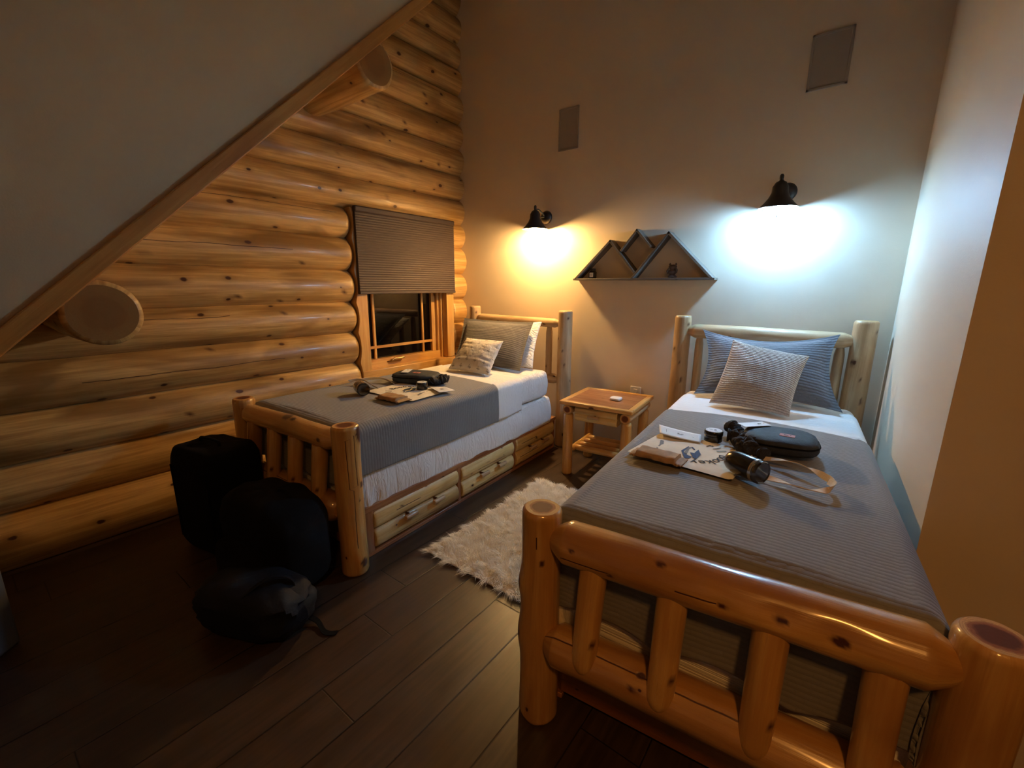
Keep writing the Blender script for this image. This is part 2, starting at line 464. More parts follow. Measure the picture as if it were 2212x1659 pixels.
M['gloss_black'] = m_plain('glossy_black_coating', (.007, .007, .009), .22, coat=.6)
M['paper'] = m_plain('white_card', (.78, .78, .78), .5)
M['kraft'] = m_plain('brown_kraft_paper', (.40, .24, .11), .75, noise_amt=.15, nscale=30, bump=.5, bscale=35)
M['canvas'] = m_plain('cream_canvas', (.84, .78, .64), .9, noise_amt=.04, nscale=20, bump=.35, bscale=18)
M['webbing'] = m_plain('natural_cotton_webbing', (.78, .68, .54), .9, bump=.4, bscale=300)
M['ink'] = m_plain('navy_ink', (.035, .07, .17), .8)
M['ink_dark'] = m_plain('dark_ink', (.03, .03, .035), .8)
M['ink_grey'] = m_plain('grey_ink', (.22, .22, .21), .8)
M['pink'] = m_plain('dusty_pink_label', (.50, .19, .16), .7)
M['whiteplastic'] = m_plain('white_plastic', (.75, .74, .73), .35)
M['dark_glass'] = m_plain('dark_jar_glass', (.02, .014, .01), .2)
M['ornament'] = m_plain('carved_brown_wood', (.10, .07, .06), .6, noise_amt=.4, nscale=60)
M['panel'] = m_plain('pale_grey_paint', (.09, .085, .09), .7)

def m_blind():
    t = NT('brown_cellular_fabric'); p = t.objco()
    sp = t.n('ShaderNodeSeparateXYZ'); t.l(p, sp.inputs[0])
    a = t.math('ABSOLUTE', t.math('SUBTRACT', t.math('FRACT', t.math('DIVIDE', sp.outputs[2], .0105)), .5))
    t.base(t.mix(t.math('MULTIPLY', a, 2), (.066, .042, .034), (.050, .031, .025))); t.rough(.62)
    return t.m
M['blind'] = m_blind()
def m_glass():
    t = NT('night_window_glass')
    t.base((.01, .012, .014)); t.rough(.03)
    t.b.inputs['Transmission Weight'].default_value = .92; t.b.inputs['IOR'].default_value = 1.5
    return t.m
M['glass'] = m_glass()
def m_clear(name, tint=(1, 1, 1), gl=.12, rough=.05):
    t = NT(name)
    tr = t.n('ShaderNodeBsdfTransparent'); tr.inputs[0].default_value = (*tint, 1)
    g = t.n('ShaderNodeBsdfGlossy'); g.inputs['Roughness'].default_value = rough
    mx = t.n('ShaderNodeMixShader'); mx.inputs[0].default_value = gl
    t.l(tr.outputs[0], mx.inputs[1]); t.l(g.outputs[0], mx.inputs[2]); t.l(mx.outputs[0], t.out.inputs[0])
    return t.m
M['clear'] = m_clear('clear_globe_glass', (.98, .98, .98), .06)
M['lid'] = m_clear('smoky_clear_plastic', (.16, .15, .16), .22, .12)
def m_emit(name, col, st):
    t = NT(name); t.b.inputs['Base Color'].default_value = (*col, 1)
    t.b.inputs['Emission Color'].default_value = (*col, 1); t.b.inputs['Emission Strength'].default_value = st
    return t.m
M['bulb_warm'] = m_emit('warm_bulb', WARM, WARM_STR)
M['bulb_cool'] = m_emit('cool_bulb', COOL, COOL_STR)

def m_knit():
    t = NT('chunky_ribbed_knit')
    uv = t.n('ShaderNodeUVMap', uv_map='uv').outputs[0]
    sp = t.n('ShaderNodeSeparateXYZ'); t.l(uv, sp.inputs[0])
    wob = t.math('MULTIPLY', t.noise(uv, 60, 2), .006)
    row = t.math('FRACT', t.math('DIVIDE', t.math('ADD', sp.outputs[1], wob), .0125))
    a = t.math('SUBTRACT', 1, t.math('POWER', t.math('MULTIPLY', t.math('ABSOLUTE', t.math('SUBTRACT', row, .5)), 2), 2))
    c = t.math('ABSOLUTE', t.math('SINE', t.math('MULTIPLY', sp.outputs[0], 420)))
    t.base(t.mix(a, (.34, .30, .26), (.60, .55, .50))); t.rough(.95); t.b.inputs['Sheen Weight'].default_value = .3
    t.bump(t.math('ADD', a, t.math('MULTIPLY', c, .25)), 1.0, .005)
    return t.m
M['knitcushion'] = m_knit()
def m_tree():
    """cream cotton printed with small grey outline trees"""
    t = NT('cream_cotton_tree_print')
    uv = t.n('ShaderNodeUVMap', uv_map='uv').outputs[0]
    sp = t.n('ShaderNodeSeparateXYZ'); t.l(uv, sp.inputs[0])
    v = t.math('DIVIDE', sp.outputs[1], .058); iv = t.math('FLOOR', v); fv = t.math('SUBTRACT', t.math('FRACT', v), .5)
    u = t.math('ADD', t.math('DIVIDE', sp.outputs[0], .085), t.math('MULTIPLY', t.math('FRACT', t.math('MULTIPLY', iv, .5)), 1.0))
    fu = t.math('SUBTRACT', t.math('FRACT', u), .5)
    X = t.math('ABSOLUTE', t.math('MULTIPLY', fu, 1.45)); Y = fv
    # triangle distance: inside when X*2 + Y < .30 and Y > -.22
    d = t.math('MAXIMUM', t.math('SUBTRACT', t.math('ADD', t.math('MULTIPLY', X, 1.7), Y), .27), t.math('SUBTRACT', -.20, Y))
    outline = t.math('LESS_THAN', t.math('ABSOLUTE', t.math('ADD', d, .05)), .045)
    stem = t.math('MULTIPLY', t.math('LESS_THAN', X, .035), t.math('LESS_THAN', t.math('ABSOLUTE', t.math('ADD', Y, .15)), .17))
    f = t.math('MAXIMUM', outline, stem)
    wob = t.noise(t.mapping(uv, (2, 1, 1)), 14, 3, .5, 1)
    t.base(t.mix(f, (.72, .66, .57), (.24, .22, .20))); t.rough(.9)
    t.bump(wob, .5, .012)
    return t.m
M['tree'] = m_tree()

# ================================================================== ROOM
mb = MB(); mb.box((-4.0, -2.6, -.1), (2.3, 3.7, 0)); struct('floor', mb, M['floor'], smooth=0)
mb = MB(); mb.box((-3.6, Y_BACK, 0), (.45, Y_BACK + .12, 4.7)); struct('wall_back', mb, M['wall'], smooth=0)
# right wall, very slightly out of square, ending in an outside corner
mb = MB(); mb.prism([(.207, Y_BACK), (.257, 1.70), (2.3, 1.70), (2.3, Y_BACK)], 0, 4.7); struct('wall_right', mb, M['wall'], smooth=0)
mb = MB(); mb.box((2.18, -2.6, 0), (2.3, 1.7, 4.7)); struct('wall_hall', mb, M['wall'], smooth=0)
mb = MB(); mb.box((-4.0, -2.7, 0), (2.3, -2.6, 4.7)); struct('wall_front', mb, M['wall'], smooth=0)
mb = MB(); mb.box((-2.6, -2.6, 4.25), (2.3, 3.6, 4.35)); struct('ceiling', mb, M['white_ceiling'], smooth=0)

SL = .94
def zl(y): return 1.075 + SL * y                      # lower edge line of the trim, in the plane of the partition
# partition above the slope (vertical, facing the beds)
YT = (4.6 - 1.15) / SL
mb = MB()
poly = [(-2.6, zl(-1.2) + .07), (-2.6, 4.6), ((4.6 - .07 - 1.075) / SL, 4.6)]
poly = [(-1.2, zl(-1.2) + .06), ((4.6 - 1.135) / SL, 4.6), (-2.6, 4.6), (-2.6, zl(-1.2) + .06)]
Myz = Matrix(((0, 0, 1, 0), (1, 0, 0, 0), (0, 1, 0, 0), (0, 0, 0, 1)))      # (a,b,c) -> x=c, y=a, z=b
mb.prism(poly, X_CHEEK - .10, X_CHEEK, M=Myz); struct('wall_left_partition', mb, M['cheek'], smooth=0)
# sloping ceiling under the roof, behind the partition
mb = MB(); t0, t1 = -1.25, 3.7
mb.prism([(t0, zl(t0) + .055), (t1, zl(t1) + .055), (t1, zl(t1) + .2), (t0, zl(t0) + .2)], -3.7, X_CHEEK - .02, M=Myz)
struct('ceiling_slope', mb, M['cheek'], smooth=0)
# timber trim along the sloping edge
mb = MB(); seg = 60
a = math.atan(SL); L = 5.2; o = Vector((0, -1.3, zl(-1.3)))
d = Vector((0, math.cos(a), math.sin(a))); nrm = Vector((0, -math.sin(a), math.cos(a)))
for k in range(1):
    vs = []
    for (s_, h) in ((0, 0), (L, 0), (L, .068), (0, .068)):
        for dx in (X_CHEEK - .09, X_CHEEK + .022):
            vs.append(tuple(o + d * s_ + nrm * h + Vector((dx, 0, 0))))
    fs = [(0, 1, 3, 2), (2, 3, 5, 4), (4, 5, 7, 6), (6, 7, 1, 0), (1, 7, 5, 3), (0, 2, 4, 6)]
    lc = [((Vector(v) - o).dot(d) + 4, (Vector(v) - o).dot(nrm) + 4, v[0] + 9) for v in vs]
    mb.add(vs, fs, 0, lc=lc, la=[(q[0], q[1] + q[2], 0) for q in lc], kn=[0] * 8, er=[1] * 8, ck=[.5] * 8)
M['slope_trim'] = m_log('slope_trim_wood', (.58, .27, .06), (.50, .21, .04), (.34, .13, .025), (.10, .03, .01), rough=.5, coat=.05, knot_scale=4, knots=.2)
struct('trim_1', mb, M['slope_trim'], smooth=0, bevel=.006)

# log wall -----------------------------------------------------------
seams = [-.14, .135, .275, .53, .795, 1.055, 1.305, 1.56, 1.815, 2.05, 2.285, 2.52, 2.76, 2.99, 3.24, 3.47, 3.68, 3.91, 4.14, 4.38, 4.62]
wall_left = bpy.data.objects.new('wall_left', None); C.objects.link(wall_left); wall_left['kind'] = 'structure'
seams = [-.02, .275, .53, .795, 1.055, 1.305, 1.56, 1.815, 2.05, 2.285, 2.52, 2.76, 2.99, 3.24, 3.47, 3.68, 3.91, 4.14, 4.38, 4.62]
for i in range(len(seams) - 1):
    z0, z1 = seams[i], seams[i + 1]; zc = (z0 + z1) / 2; r = (z1 - z0) / 2 * 1.12
    if i == 0: zc += .0; r = .17
    X = X_LOG + (.0 if i else .03)
    rnd = random.Random(i)
    kn = [(rnd.random(), rnd.uniform(-.9, .9), rnd.uniform(.014, .026), rnd.uniform(.001, .005)) for q in range(3)]
    cr = [(rnd.uniform(0, .5), rnd.uniform(.6, 1), rnd.uniform(-.7, .5), .003)] if i in (3, 4, 6, 7, 12) else []
    opening = .6 < zc < 2.05
    ylo = -1.5
    if zl(ylo) < zc: ylo = max(ylo, (zc - 1.4) / SL - .35)
    mb = MB()
    if opening:
        log(mb, (X, ylo, zc), (X, 2.165, zc), r, r, 'cut', 'bul', n=40, step=.035, amp=.018, knots=kn, cracks=cr, face=(1, 0, 0), bul=.075)
        mb.build('log', [M['wall_log'], M['end']], wall_left)
        mb = MB()
        log(mb, (X, 3.262, zc), (X, 3.62, zc), r, r, 'flat', 'cut', n=40, step=.03, amp=.03, face=(1, 0, 0), endmi=0)
        mb.build('log', [M['wall_log'], M['end']], wall_left)
    else:
        log(mb, (X, ylo, zc), (X, 3.62, zc), r, r, 'cut', 'cut', n=40, step=.035, amp=.018, knots=kn, cracks=cr, face=(1, 0, 0))
        mb.build('log', [M['wall_log'], M['end']], wall_left)

# purlin stubs carried by the log wall, tucked under the slope ------------
for (py, pz, lab) in ((.425, 1.325, 'thick round purlin log end low on the slope, left end of the log wall'), (1.90, 2.775, 'thick round purlin log jutting out high under the sloping edge')):
    mb = MB()
    log(mb, (-3.5, py, pz), (X_CHEEK - .025, py, pz), .137, .137, 'cut', 'flat', n=48, amp=.04, knots=[(.9, 1.9, .02, .004), (.93, -1.2, .02, .003)], face=(0, 1, 0))
    tag(mb.build('purlin_log', [M['wall_log'], M['purlin_end']]), lab, 'log beam', 'purlin logs under the sloping edge')

# window ---------------------------------------------------------------
win = bpy.data.objects.new('window_1', None); C.objects.link(win); win['kind'] = 'structure'
WY0, WY1, WZ0, WZ1 = 2.155, 3.262, .60, 2.06
def scribed_post(y0, y1, z0, z1, x0, x1, wavy):
    mb = MB(); n = 60; poly = []
    for i in range(n + 1):
        z = z0 + (z1 - z0) * i / n
        wv = 0
        if wavy:
            # follows the outline of the log noses
            for k in range(len(seams) - 1):
                if seams[k] <= z <= seams[k + 1]:
                    q = (z - seams[k]) / (seams[k + 1] - seams[k]); wv = (.022 * math.sin(PI * q) - .028)
        poly.append((y0 + wv, z))
    poly += [(y1, z1), (y1, z0)]
    o = len(mb.v); mb.prism(poly, x0, x1, M=Myz)
    sd = random.random() * 20
    lc = [(v[2] + sd, v[1] + sd, v[0]) for v in mb.v]
    mb.at = {'lc': lc, 'la': [(q[0], q[1], 0) for q in lc], 'kn': [0] * len(lc), 'ck': [.5] * len(lc)}
    return mb
scribed_post(WY0, 2.238, WZ0 + .09, 2.05, -3.36, -3.268, True).build('trim_board', M['pine'], win, bevel=.003)
scribed_post(3.165, WY1, WZ0 + .12, 2.05, -3.36, -3.272, False).build('trim_board', M['pine'], win, bevel=.003)
mb = MB(); plank(mb, (-3.37, WY0 - .01, .50), (-3.262, WY1, .715), 'y'); mb.build('window_sill', M['pine'], win, bevel=.006)
# jamb liners (stepped) and head
mb = MB()
for (x0, x1, y0, y1) in ((-3.62, -3.36, 2.20, 2.25), (-3.62, -3.34, 3.145, 3.20), (-3.60, -3.37, 3.12, 3.146), (-3.60, -3.40, 3.095, 3.121)):
    plank(mb, (x0, y0, .6), (x1, y1, 2.06), 'z')
plank(mb, (-3.62, 2.2, 2.0), (-3.36, 3.2, 2.06), 'y')
mb.build('window_jamb', M['pine'], win, bevel=.003)
sash = MB()
plank(sash, (-3.45, 2.25, .70), (-3.365, 3.145, .785), 'y')
plank(sash, (-3.45, 2.25, .70), (-3.40, 2.300, 2.0), 'z')
plank(sash, (-3.45, 3.070, .70), (-3.40, 3.10, 2.0), 'z')
plank(sash, (-3.45, 2.25, 1.93), (-3.40, 3.10, 2.0), 'y')
sash.build('window_sash', M['pine'], win, bevel=.003)
mb = MB()
for yy in (2.385, 2.955): plank(mb, (-3.425, yy - .011, .78), (-3.405, yy + .011, 1.94), 'z')
plank(mb, (-3.424, 2.29, .878), (-3.404, 3.08, .902), 'y')
mb.build('muntin', M['pine'], win, bevel=.002)
mb = MB(); mb.box((-3.436, 2.28, .75), (-3.430, 3.09, 1.96)); mb.build('window_pane', M['glass'], win, smooth=0)
# crank handle
mb = MB()
mb.prism([(2.47, 0), (2.50, .022), (2.60, .022), (2.64, 0)], .745, .757, M=Matrix(((0, 1, 0, -3.365), (1, 0, 0, 0), (0, 0, 1, 0), (0, 0, 0, 1))))
mb.tube([(-3.35, 2.51, .757), (-3.345, 2.55, .775), (-3.34, 2.60, .772), (-3.335, 2.645, .775)], [.008, .009, .007, .009], 10)
mb.lathe([(.011, 0), (.012, .012), (.006, .018)], 14, (-3.35, 2.51, .752))
mb.build('crank_handle', M['brass'], win)

# blind --------------------------------------------------------------
bl = thing('window_blind', 'brown pleated cellular blind pulled halfway down over the window', 'blind', (-3.25, 2.71, 1.38))
mb = MB(); n = 64; poly = []
for i in range(n + 1): poly.append((.008 + (.003 if i % 2 else 0), .012 + i * (.64 - .012) / n))
poly += [(-.018, .64), (-.018, .012)]
mb.prism([(p[0], p[1]) for p in poly], -.555, .545, M=Matrix(((1, 0, 0, 0), (0, 0, 1, 0), (0, 1, 0, 0), (0, 0, 0, 1))))
mb.build('shade_fabric', M['blind'], bl, smooth=0)
mb = MB(); mb.box((-.02, -.558, -.008), (.016, .548, .014)); mb.build('bottom_rail', M['blind'], bl, bevel=.004)
mb = MB(); mb.box((-.024, -.56, .638), (.02, .55, .685)); mb.build('head_rail', M['blind'], bl, bevel=.01)

# vents and outlet ---------------------------------------------------------
def vent(name, x0, x1, z0, z1, lab):
    v = thing(name, lab, 'wall grille', ((x0 + x1) / 2, Y_BACK, (z0 + z1) / 2), 0, 'square wall grilles high on the wall')
    w2, h2 = (x1 - x0) / 2, (z1 - z0) / 2
    mb = MB()
    for (a, b, c, d_) in ((-w2, w2, -h2, -h2 + .014), (-w2, w2, h2 - .014, h2), (-w2, -w2 + .014, -h2, h2), (w2 - .014, w2, -h2, h2)):
        mb.box((a, -.010, c), (b, 0, d_))
    mb.build('frame', M['vent'], v, bevel=.002)
    mb = MB(); mb.box((-w2 + .01, -.006, -h2 + .01), (w2 - .01, .0, h2 - .01)); mb.build('grille_panel', M['vent'], v, smooth=0)
vent('wall_grille', -2.163, -1.975, 2.555, 2.875, 'narrow flat grille high above the warm wall lamp')
vent('wall_grille', -.408, -.205, 2.60, 2.90, 'square flat grille high above the cool white wall lamp')
ou = thing('power_outlet', 'white outlet plate low on the wall behind the nightstand', 'outlet', (-1.345, Y_BACK, .565))
mb = MB(); mb.box((-.045, -.006, -.065), (.045, 0, .065)); mb.build('cover_plate', M['whiteplastic'], ou, bevel=.004)
for zz in (-.028, .028):
    mb = MB(); mb.box((-.016, -.009, zz - .015), (.016, -.005, zz + .015)); mb.build('socket', M['whiteplastic'], ou, bevel=.003)

# wall lamps ---------------------------------------------------------------
def wall_lamp(x, bulbm, label):
    t = thing('wall_lamp', label, 'wall lamp', (x, Y_BACK, 2.04), 0, 'black barn style wall lamps')
    yo = -.152; zb = -.115
    Rx = Matrix.Rotation(R(90), 4, 'X')
    mb = MB(); mb.lathe([(.0, .0), (.056, .0), (.056, .01), (.050, .022), (.035, .036), (.012, .042), (.0, .043)][1:], 28, (0.02, 0, 0), M=Rx); mb.build('backplate', M['black'], t)
    mb = MB(); mb.tube([(.02, -.03, 0), (.012, -.06, .03), (.0, -.10, .055), (0, -.14, .052), (0, yo, .035)], .007, 10)
    mb.tube([(.02, -.035, 0), (.01, -.10, -.01), (0, yo + .03, .0)], .006, 8); mb.build('arm', M['black'], t)
    mb = MB()
    pr = [(.112, zb), (.108, zb + .006), (.085, zb + .028), (.060, zb + .060), (.046, zb + .092), (.044, zb + .125), (.030, zb + .150), (.012, zb + .160), (.009, zb + .170)]
    inner = [(.006, zb + .15), (.028, zb + .145), (.040, zb + .12), (.042, zb + .09), (.056, zb + .058), (.081, zb + .026), (.105, zb + .004)]
    vs = pr + inner
    mb.lathe(vs[::-1] + [], 40, (0, yo, 0)); o = mb
    # close ring between inner and outer rims, drop the two caps
    mb.f = mb.f[:-2]; mb.mi = mb.mi[:-2]
    nn = 40; kk = len(vs)
    for j in range(nn): mb.f.append((j, (kk - 1) * nn + j, (kk - 1) * nn + (j + 1) % nn, (j + 1) % nn)[::-1]); mb.mi.append(0)
    K_ = len(pr); mb.mi = [0] * len(mb.f)
    for fi in range((len(inner) - 1) * 40): mb.mi[fi] = 1
    mb.build('lamp_shade', [M['black'], M['enamel']], t)
    mb = MB(); mb.lathe([(.010, zb + .165), (.012, zb + .174), (.012, zb + .188), (.007, zb + .198)], 14, (0, yo, 0)); mb.build('finial', M['black'], t)
    mb = MB(); n = 12; pr = [(.052, zb + .02)] + [(.052 * math.cos(PI / 2 * i / n), zb - .052 * math.sin(PI / 2 * i / n)) for i in range(0, n)]
    mb.lathe(pr, 32, (0, yo, 0)); mb.build('globe', M['clear'], t)
    mb = MB(); mb.lathe([(.045 * math.sin(PI * i / 12) + .0001, zb + .004 - .045 * math.cos(PI * i / 12)) for i in range(13)], 24, (0, yo, 0)); mb.build('bulb', bulbm, t)
    mb = MB()
    for th in (0, PI / 2):
        pts = [(math.cos(th) * .062 * math.cos(q), yo + math.sin(th) * .062 * math.cos(q), zb + .01 - .068 * math.sin(q)) for q in [PI * i / 20 for i in range(21)]]
        mb.tube(pts, .0024, 6)
    mb.tube([(.062 * math.cos(q), yo + .062 * math.sin(q), zb + .008) for q in [2 * PI * i / 32 for i in range(33)]], .0022, 6, cap=False)
    mb.build('wire_guard', M['black'], t)
wall_lamp(-2.29, M['bulb_warm'], 'black wall lamp glowing warm yellow above the bed by the log wall')
wall_lamp(-.455, M['bulb_cool'], 'black wall lamp glowing cool bluish white above the right bed')

# mountain shelf -------------------------------------------------------------
sh = thing('wall_shelf', 'grey weathered mountain-outline shelf hung between the two wall lamps', 'shelf', (-1.38, Y_BACK, 1.49))
def board(p, q, th=.016, side=1, dep=.098, ext=(0, 0)):
    p = Vector((p[0] + 1.38, 0, p[1] - 1.49)); q = Vector((q[0] + 1.38, 0, q[1] - 1.49))
    d = (q - p).normalized(); n = Vector((-d.z, 0, d.x)) * side * th
    p = p - d * ext[0]; q = q + d * ext[1]
    mb = MB(); vs = []
    for yy in (-dep, -.001):
        for a in (p, q, q + n, p + n): vs.append((a.x, yy, a.z))
    fs = [(0, 1, 2, 3), (7, 6, 5, 4), (0, 4, 5, 1), (1, 5, 6, 2), (2, 6, 7, 3), (3, 7, 4, 0)]
    sd = random.random() * 30
    lc = [((Vector(v) - p).dot(d) + sd, v[1] + sd, (Vector(v) - p).dot(n.normalized())) for v in vs]
    mb.add(vs, fs, 0, lc=lc, la=[(c_[0], c_[1] + c_[2], 0) for c_ in lc], kn=[0] * 8, ck=[.5] * 8)
    mb.build('shelf_board', M['barn'], sh, smooth=0, bevel=.0015)
A_ = (-1.925, 1.497); B_ = (-.795, 1.497); P1 = (-1.602, 1.808); P2 = (-1.386, 1.876); P3 = (-1.142, 1.842); V1 = (-1.405, 1.512)
board((-1.925, 1.493), (-.795, 1.493), .016, 1)
board((A_[0] + .012, 1.509), P1, .017, -1)
board(P1, (-1.378, 1.555), .017, -1)
board((-1.412, 1.509), P3, .017, -1)
board(P3, (B_[0] - .012, 1.509), .017, -1)
board((-1.515, 1.722), P2, .015, -1)
board(P2, (-1.262, 1.742), .015, -1)
jr = thing('candle_jar', 'small dark glass jar with a white label in the left peak of the wall shelf', 'jar', (-1.765, Y_BACK - .05, 1.5095))
mb = MB(); mb.box((-.025, -.025, 0), (.025, .025, .055)); mb.box((-.021, -.021, .05), (.021, .021, .062)); mb.build('jar_body', M['dark_glass'], jr, bevel=.005)
mb = MB(); mb.lathe([(.023, .060), (.023, .078), (.021, .08)], 24); mb.build('lid', M['black'], jr)
mb = MB(); mb.box((-.017, -.0262, .010), (.017, -.0252, .046)); mb.build('paper_label', M['paper'], jr, smooth=0)
mb = MB(); mb.box((-.010, -.0266, .030), (.010, -.0262, .032)); mb.box((-.007, -.0266, .024), (.008, -.0262, .0255)); mb.build('print', M['ink_grey'], jr, smooth=0)
on = thing('ornament', 'small knobbly brown carved ornament in the right peak of the wall shelf', 'ornament', (-1.105, Y_BACK - .05, 1.5095))
mb = MB()
def fig(u, v):
    th = 2 * PI * u; z = .098 * v
    r = .026 * (1 + .22 * math.sin(v * 17) - .0 * v) * (1 if v < .82 else math.sqrt(max(.02, 1 - ((v - .82) / .18) ** 2)))
    r *= 1 + .18 * nz3(math.cos(th) * 2, math.sin(th) * 2, z * 60)
    if v in (0, 1): r *= .02
    return (r * math.cos(th), r * .8 * math.sin(th), z)
mb.grid(fig, 28, 30); mb.build('carved_body', M['ornament'], on)
mb = MB()
for sx in (-1, 1): mb.tube([(sx * .015, 0, .088), (sx * .024, 0, .100), (sx * .02, 0, .107)], [.008, .008, .004], 8)
mb.tube([(-.024, -.01, .07), (-.034, -.014, .05), (-.027, -.018, .035)], [.007, .008, .006], 8)
mb.tube([(.024, -.01, .075), (.034, -.010, .055), (.03, -.014, .035)], [.007, .008, .006], 8)
mb.build('arm', M['ornament'], on)

# ================================================================== BEDS
def bed(label, org, ang, head_world, pale, rails, side, zf, hz):
    """log bed: foot centre at org. side = +1 drawers on local +x, -1 on local -x"""
    t = thing('log_bed', label, 'bed', (*org, 0), ang, 'log beds')
    ca, sa = math.cos(ang), math.sin(ang)
    def loc(p):
        dx, dy = p[0] - org[0], p[1] - org[1]
        return (dx * ca + dy * sa, -dx * sa + dy * ca)
    HL, HR = loc(head_world[0]), loc(head_world[1])
    wood = [M['bed_log'], M['end']]; pw = [pale, M['end_pale']]
    # foot posts
    for k, (px, kn, cr) in enumerate(((-.5, rails['knL'], rails['crL']), (.5, rails['knR'], rails['crR']))):
        mb = MB(); log(mb, (px, 0, 0), (px, 0, zf[k]), .067, .062, n=56, step=.01, amp=.055, knots=kn, cracks=cr, seed=3 + k + ang * 40)
        mb.build('post', wood, t)
    # head posts
    for k, P in enumerate((HL, HR)):
        mb = MB(); rr = .062 if k == 0 else .066
        log(mb, (P[0], P[1], 0), (P[0], P[1], hz[k]), rr, rr * .93, n=40, step=.02, amp=.03, knots=[(.95, .9, .014, .002), (.80, -.7, .016, .002), (.62, .5, .016, .002), (.72, .2, .012, .002)], seed=20 + k + ang * 10)
        mb.build('post', pw, t)
    # foot rail
    zr = rails['zr']; rr = rails['rr']
    mb = MB(); log(mb, (-.45, -.012, zr[0]), (.455, -.012, zr[1]), rr, rr, 'ten', 'ten', n=64, step=.008, amp=.04, knots=rails['knT'], cracks=rails['crT'], seed=31 + ang * 17, bul=.05)
    mb.build('foot_rail', wood, t)
    # lower foot rail
    zl_ = rails['zlow']
    mb = MB(); log(mb, (-.455, -.03, zl_), (.455, -.03, zl_ + .01), .068, .072, 'ten', 'ten', n=56, step=.015, amp=.05, knots=[(.32, -.4, .014, .003)], cracks=[(0.0, .62, -.95, .004)], seed=40 + ang * 9, bul=.04)
    mb.build('lower_foot_rail', wood, t)
    # spindles of the footboard, bullet ended, lapped over the lower rail
    for sx in rails['sp']:
        mb = MB(); log(mb, (sx, -.075, zl_ - .015), (sx + .004, -.03, zr[0] - .03), .036, .040, 'bul', 'cut', n=28, step=.02, amp=.05, knots=[(.35, .8, .012, .003)], bul=.05)
        mb.build('spindle', wood, t)
    # headboard rails and spindles
    d = (HR[0] - HL[0], HR[1] - HL[1])
    def hp(f, z, off=0): return (HL[0] + d[0] * f, HL[1] + d[1] * f + off, z)
    zt = rails['zht']
    mb = MB(); log(mb, hp(.045, zt[0], -.01), hp(.955, zt[1], -.01), rails['rh'], rails['rh'] * .95, 'ten', 'ten', n=36, step=.015, amp=.06, knots=[(.3, .4, .012, .002), (.85, .3, .014, .002)], bul=.05)
    mb.build('head_rail', pw, t)
    mb = MB(); log(mb, hp(.05, .62), hp(.95, .62), .045, .045, 'ten', 'ten', n=28, amp=.05, bul=.05); mb.build('lower_head_rail', pw, t)
    for f in rails['hsp']:
        mb = MB(); log(mb, hp(f, .60), hp(f, zt[0] - .02), .030, .028, 'bul', 'ten', n=24, amp=.05, bul=.07); mb.build('spindle', pw, t)
    # platform box with drawers
    yb0, yb1 = .075, HR[1] - .09 if side > 0 else HL[1] - .09
    xo = rails['xo']
    mb = MB()
    plank(mb, (-.47, yb0, .035), (.47, yb0 + .025, .27), 'x'); plank(mb, (-.47, yb1 - .02, .03), (.47, yb1, .27), 'x')
    plank(mb, (-.47, yb0, .24), (.47, yb1, .262), 'y')
    plank(mb, (-side * .47 - .012, yb0, .03), (-side * .47 + .012, yb1, .285), 'y')
    mb.build('platform', M['red_wood'], t, bevel=.003)
    xs = side * xo
    mb = MB()
    lo, hi = sorted((xs, xs - side * .05))
    plank(mb, (lo, yb0 - .01, .262), (hi, yb1 + .01, .292), 'y')
    plank(mb, (min(xs - side * .004, xs - side * .03), yb0, .0), (max(xs - side * .004, xs - side * .03), yb1, .022), 'y')
    lo, hi = sorted((xs - side * .004, xs - side * .03))
    divs = [yb0, yb0 + .075] + [yb0 + f * (yb1 - yb0) for f in (.365, .38, .68, .695)] + [yb1 - .03, yb1]
    for q in range(0, 8, 2): plank(mb, (lo, divs[q], .022), (hi, divs[q + 1], .262), 'z')
    mb.build('side_rail', M['red_wood'], t, bevel=.003)
    for q in (1, 3, 5):
        y0, y1 = divs[q] + .004, divs[q + 1] - .004
        dr = MB()
        # two half logs, one above the other
        for (zc, rz) in ((.088, .058), (.203, .056)):
            m1 = MB(); log(m1, (xs - side * .022, y0, zc), (xs - side * .022, y1, zc), rz, rz, 'flat', 'flat', n=32, step=.02, amp=.05, face=(side, 0, 0), knots=[(random.random(), random.uniform(-.6, .6), .012, .001)], cracks=[(random.uniform(0, .3), random.uniform(.5, .9), random.uniform(-.5, .5), .002)])
            m1.v = [(xs - side * .022 + (v[0] - (xs - side * .022)) * .62, v[1], v[2]) for v in m1.v]
            dr.add(m1.v, m1.f, 0, **m1.at)
        d_ = dr.build('drawer', M['half_log'], t)
        for f in (.34, .68):
            yc = y0 + (y1 - y0) * f
            mb = MB(); log(mb, (xs + side * .036, yc - .045, .142), (xs + side * .036, yc + .045, .142), .014, .014, 'flat', 'flat', n=20, amp=.02)
            mb.tube([(xs - side * .01, yc, .142), (xs + side * .03, yc, .142)], .008, 10)
            mb.build('drawer_handle', [M['pale_log'], M['end_pale']], d_)
    return t

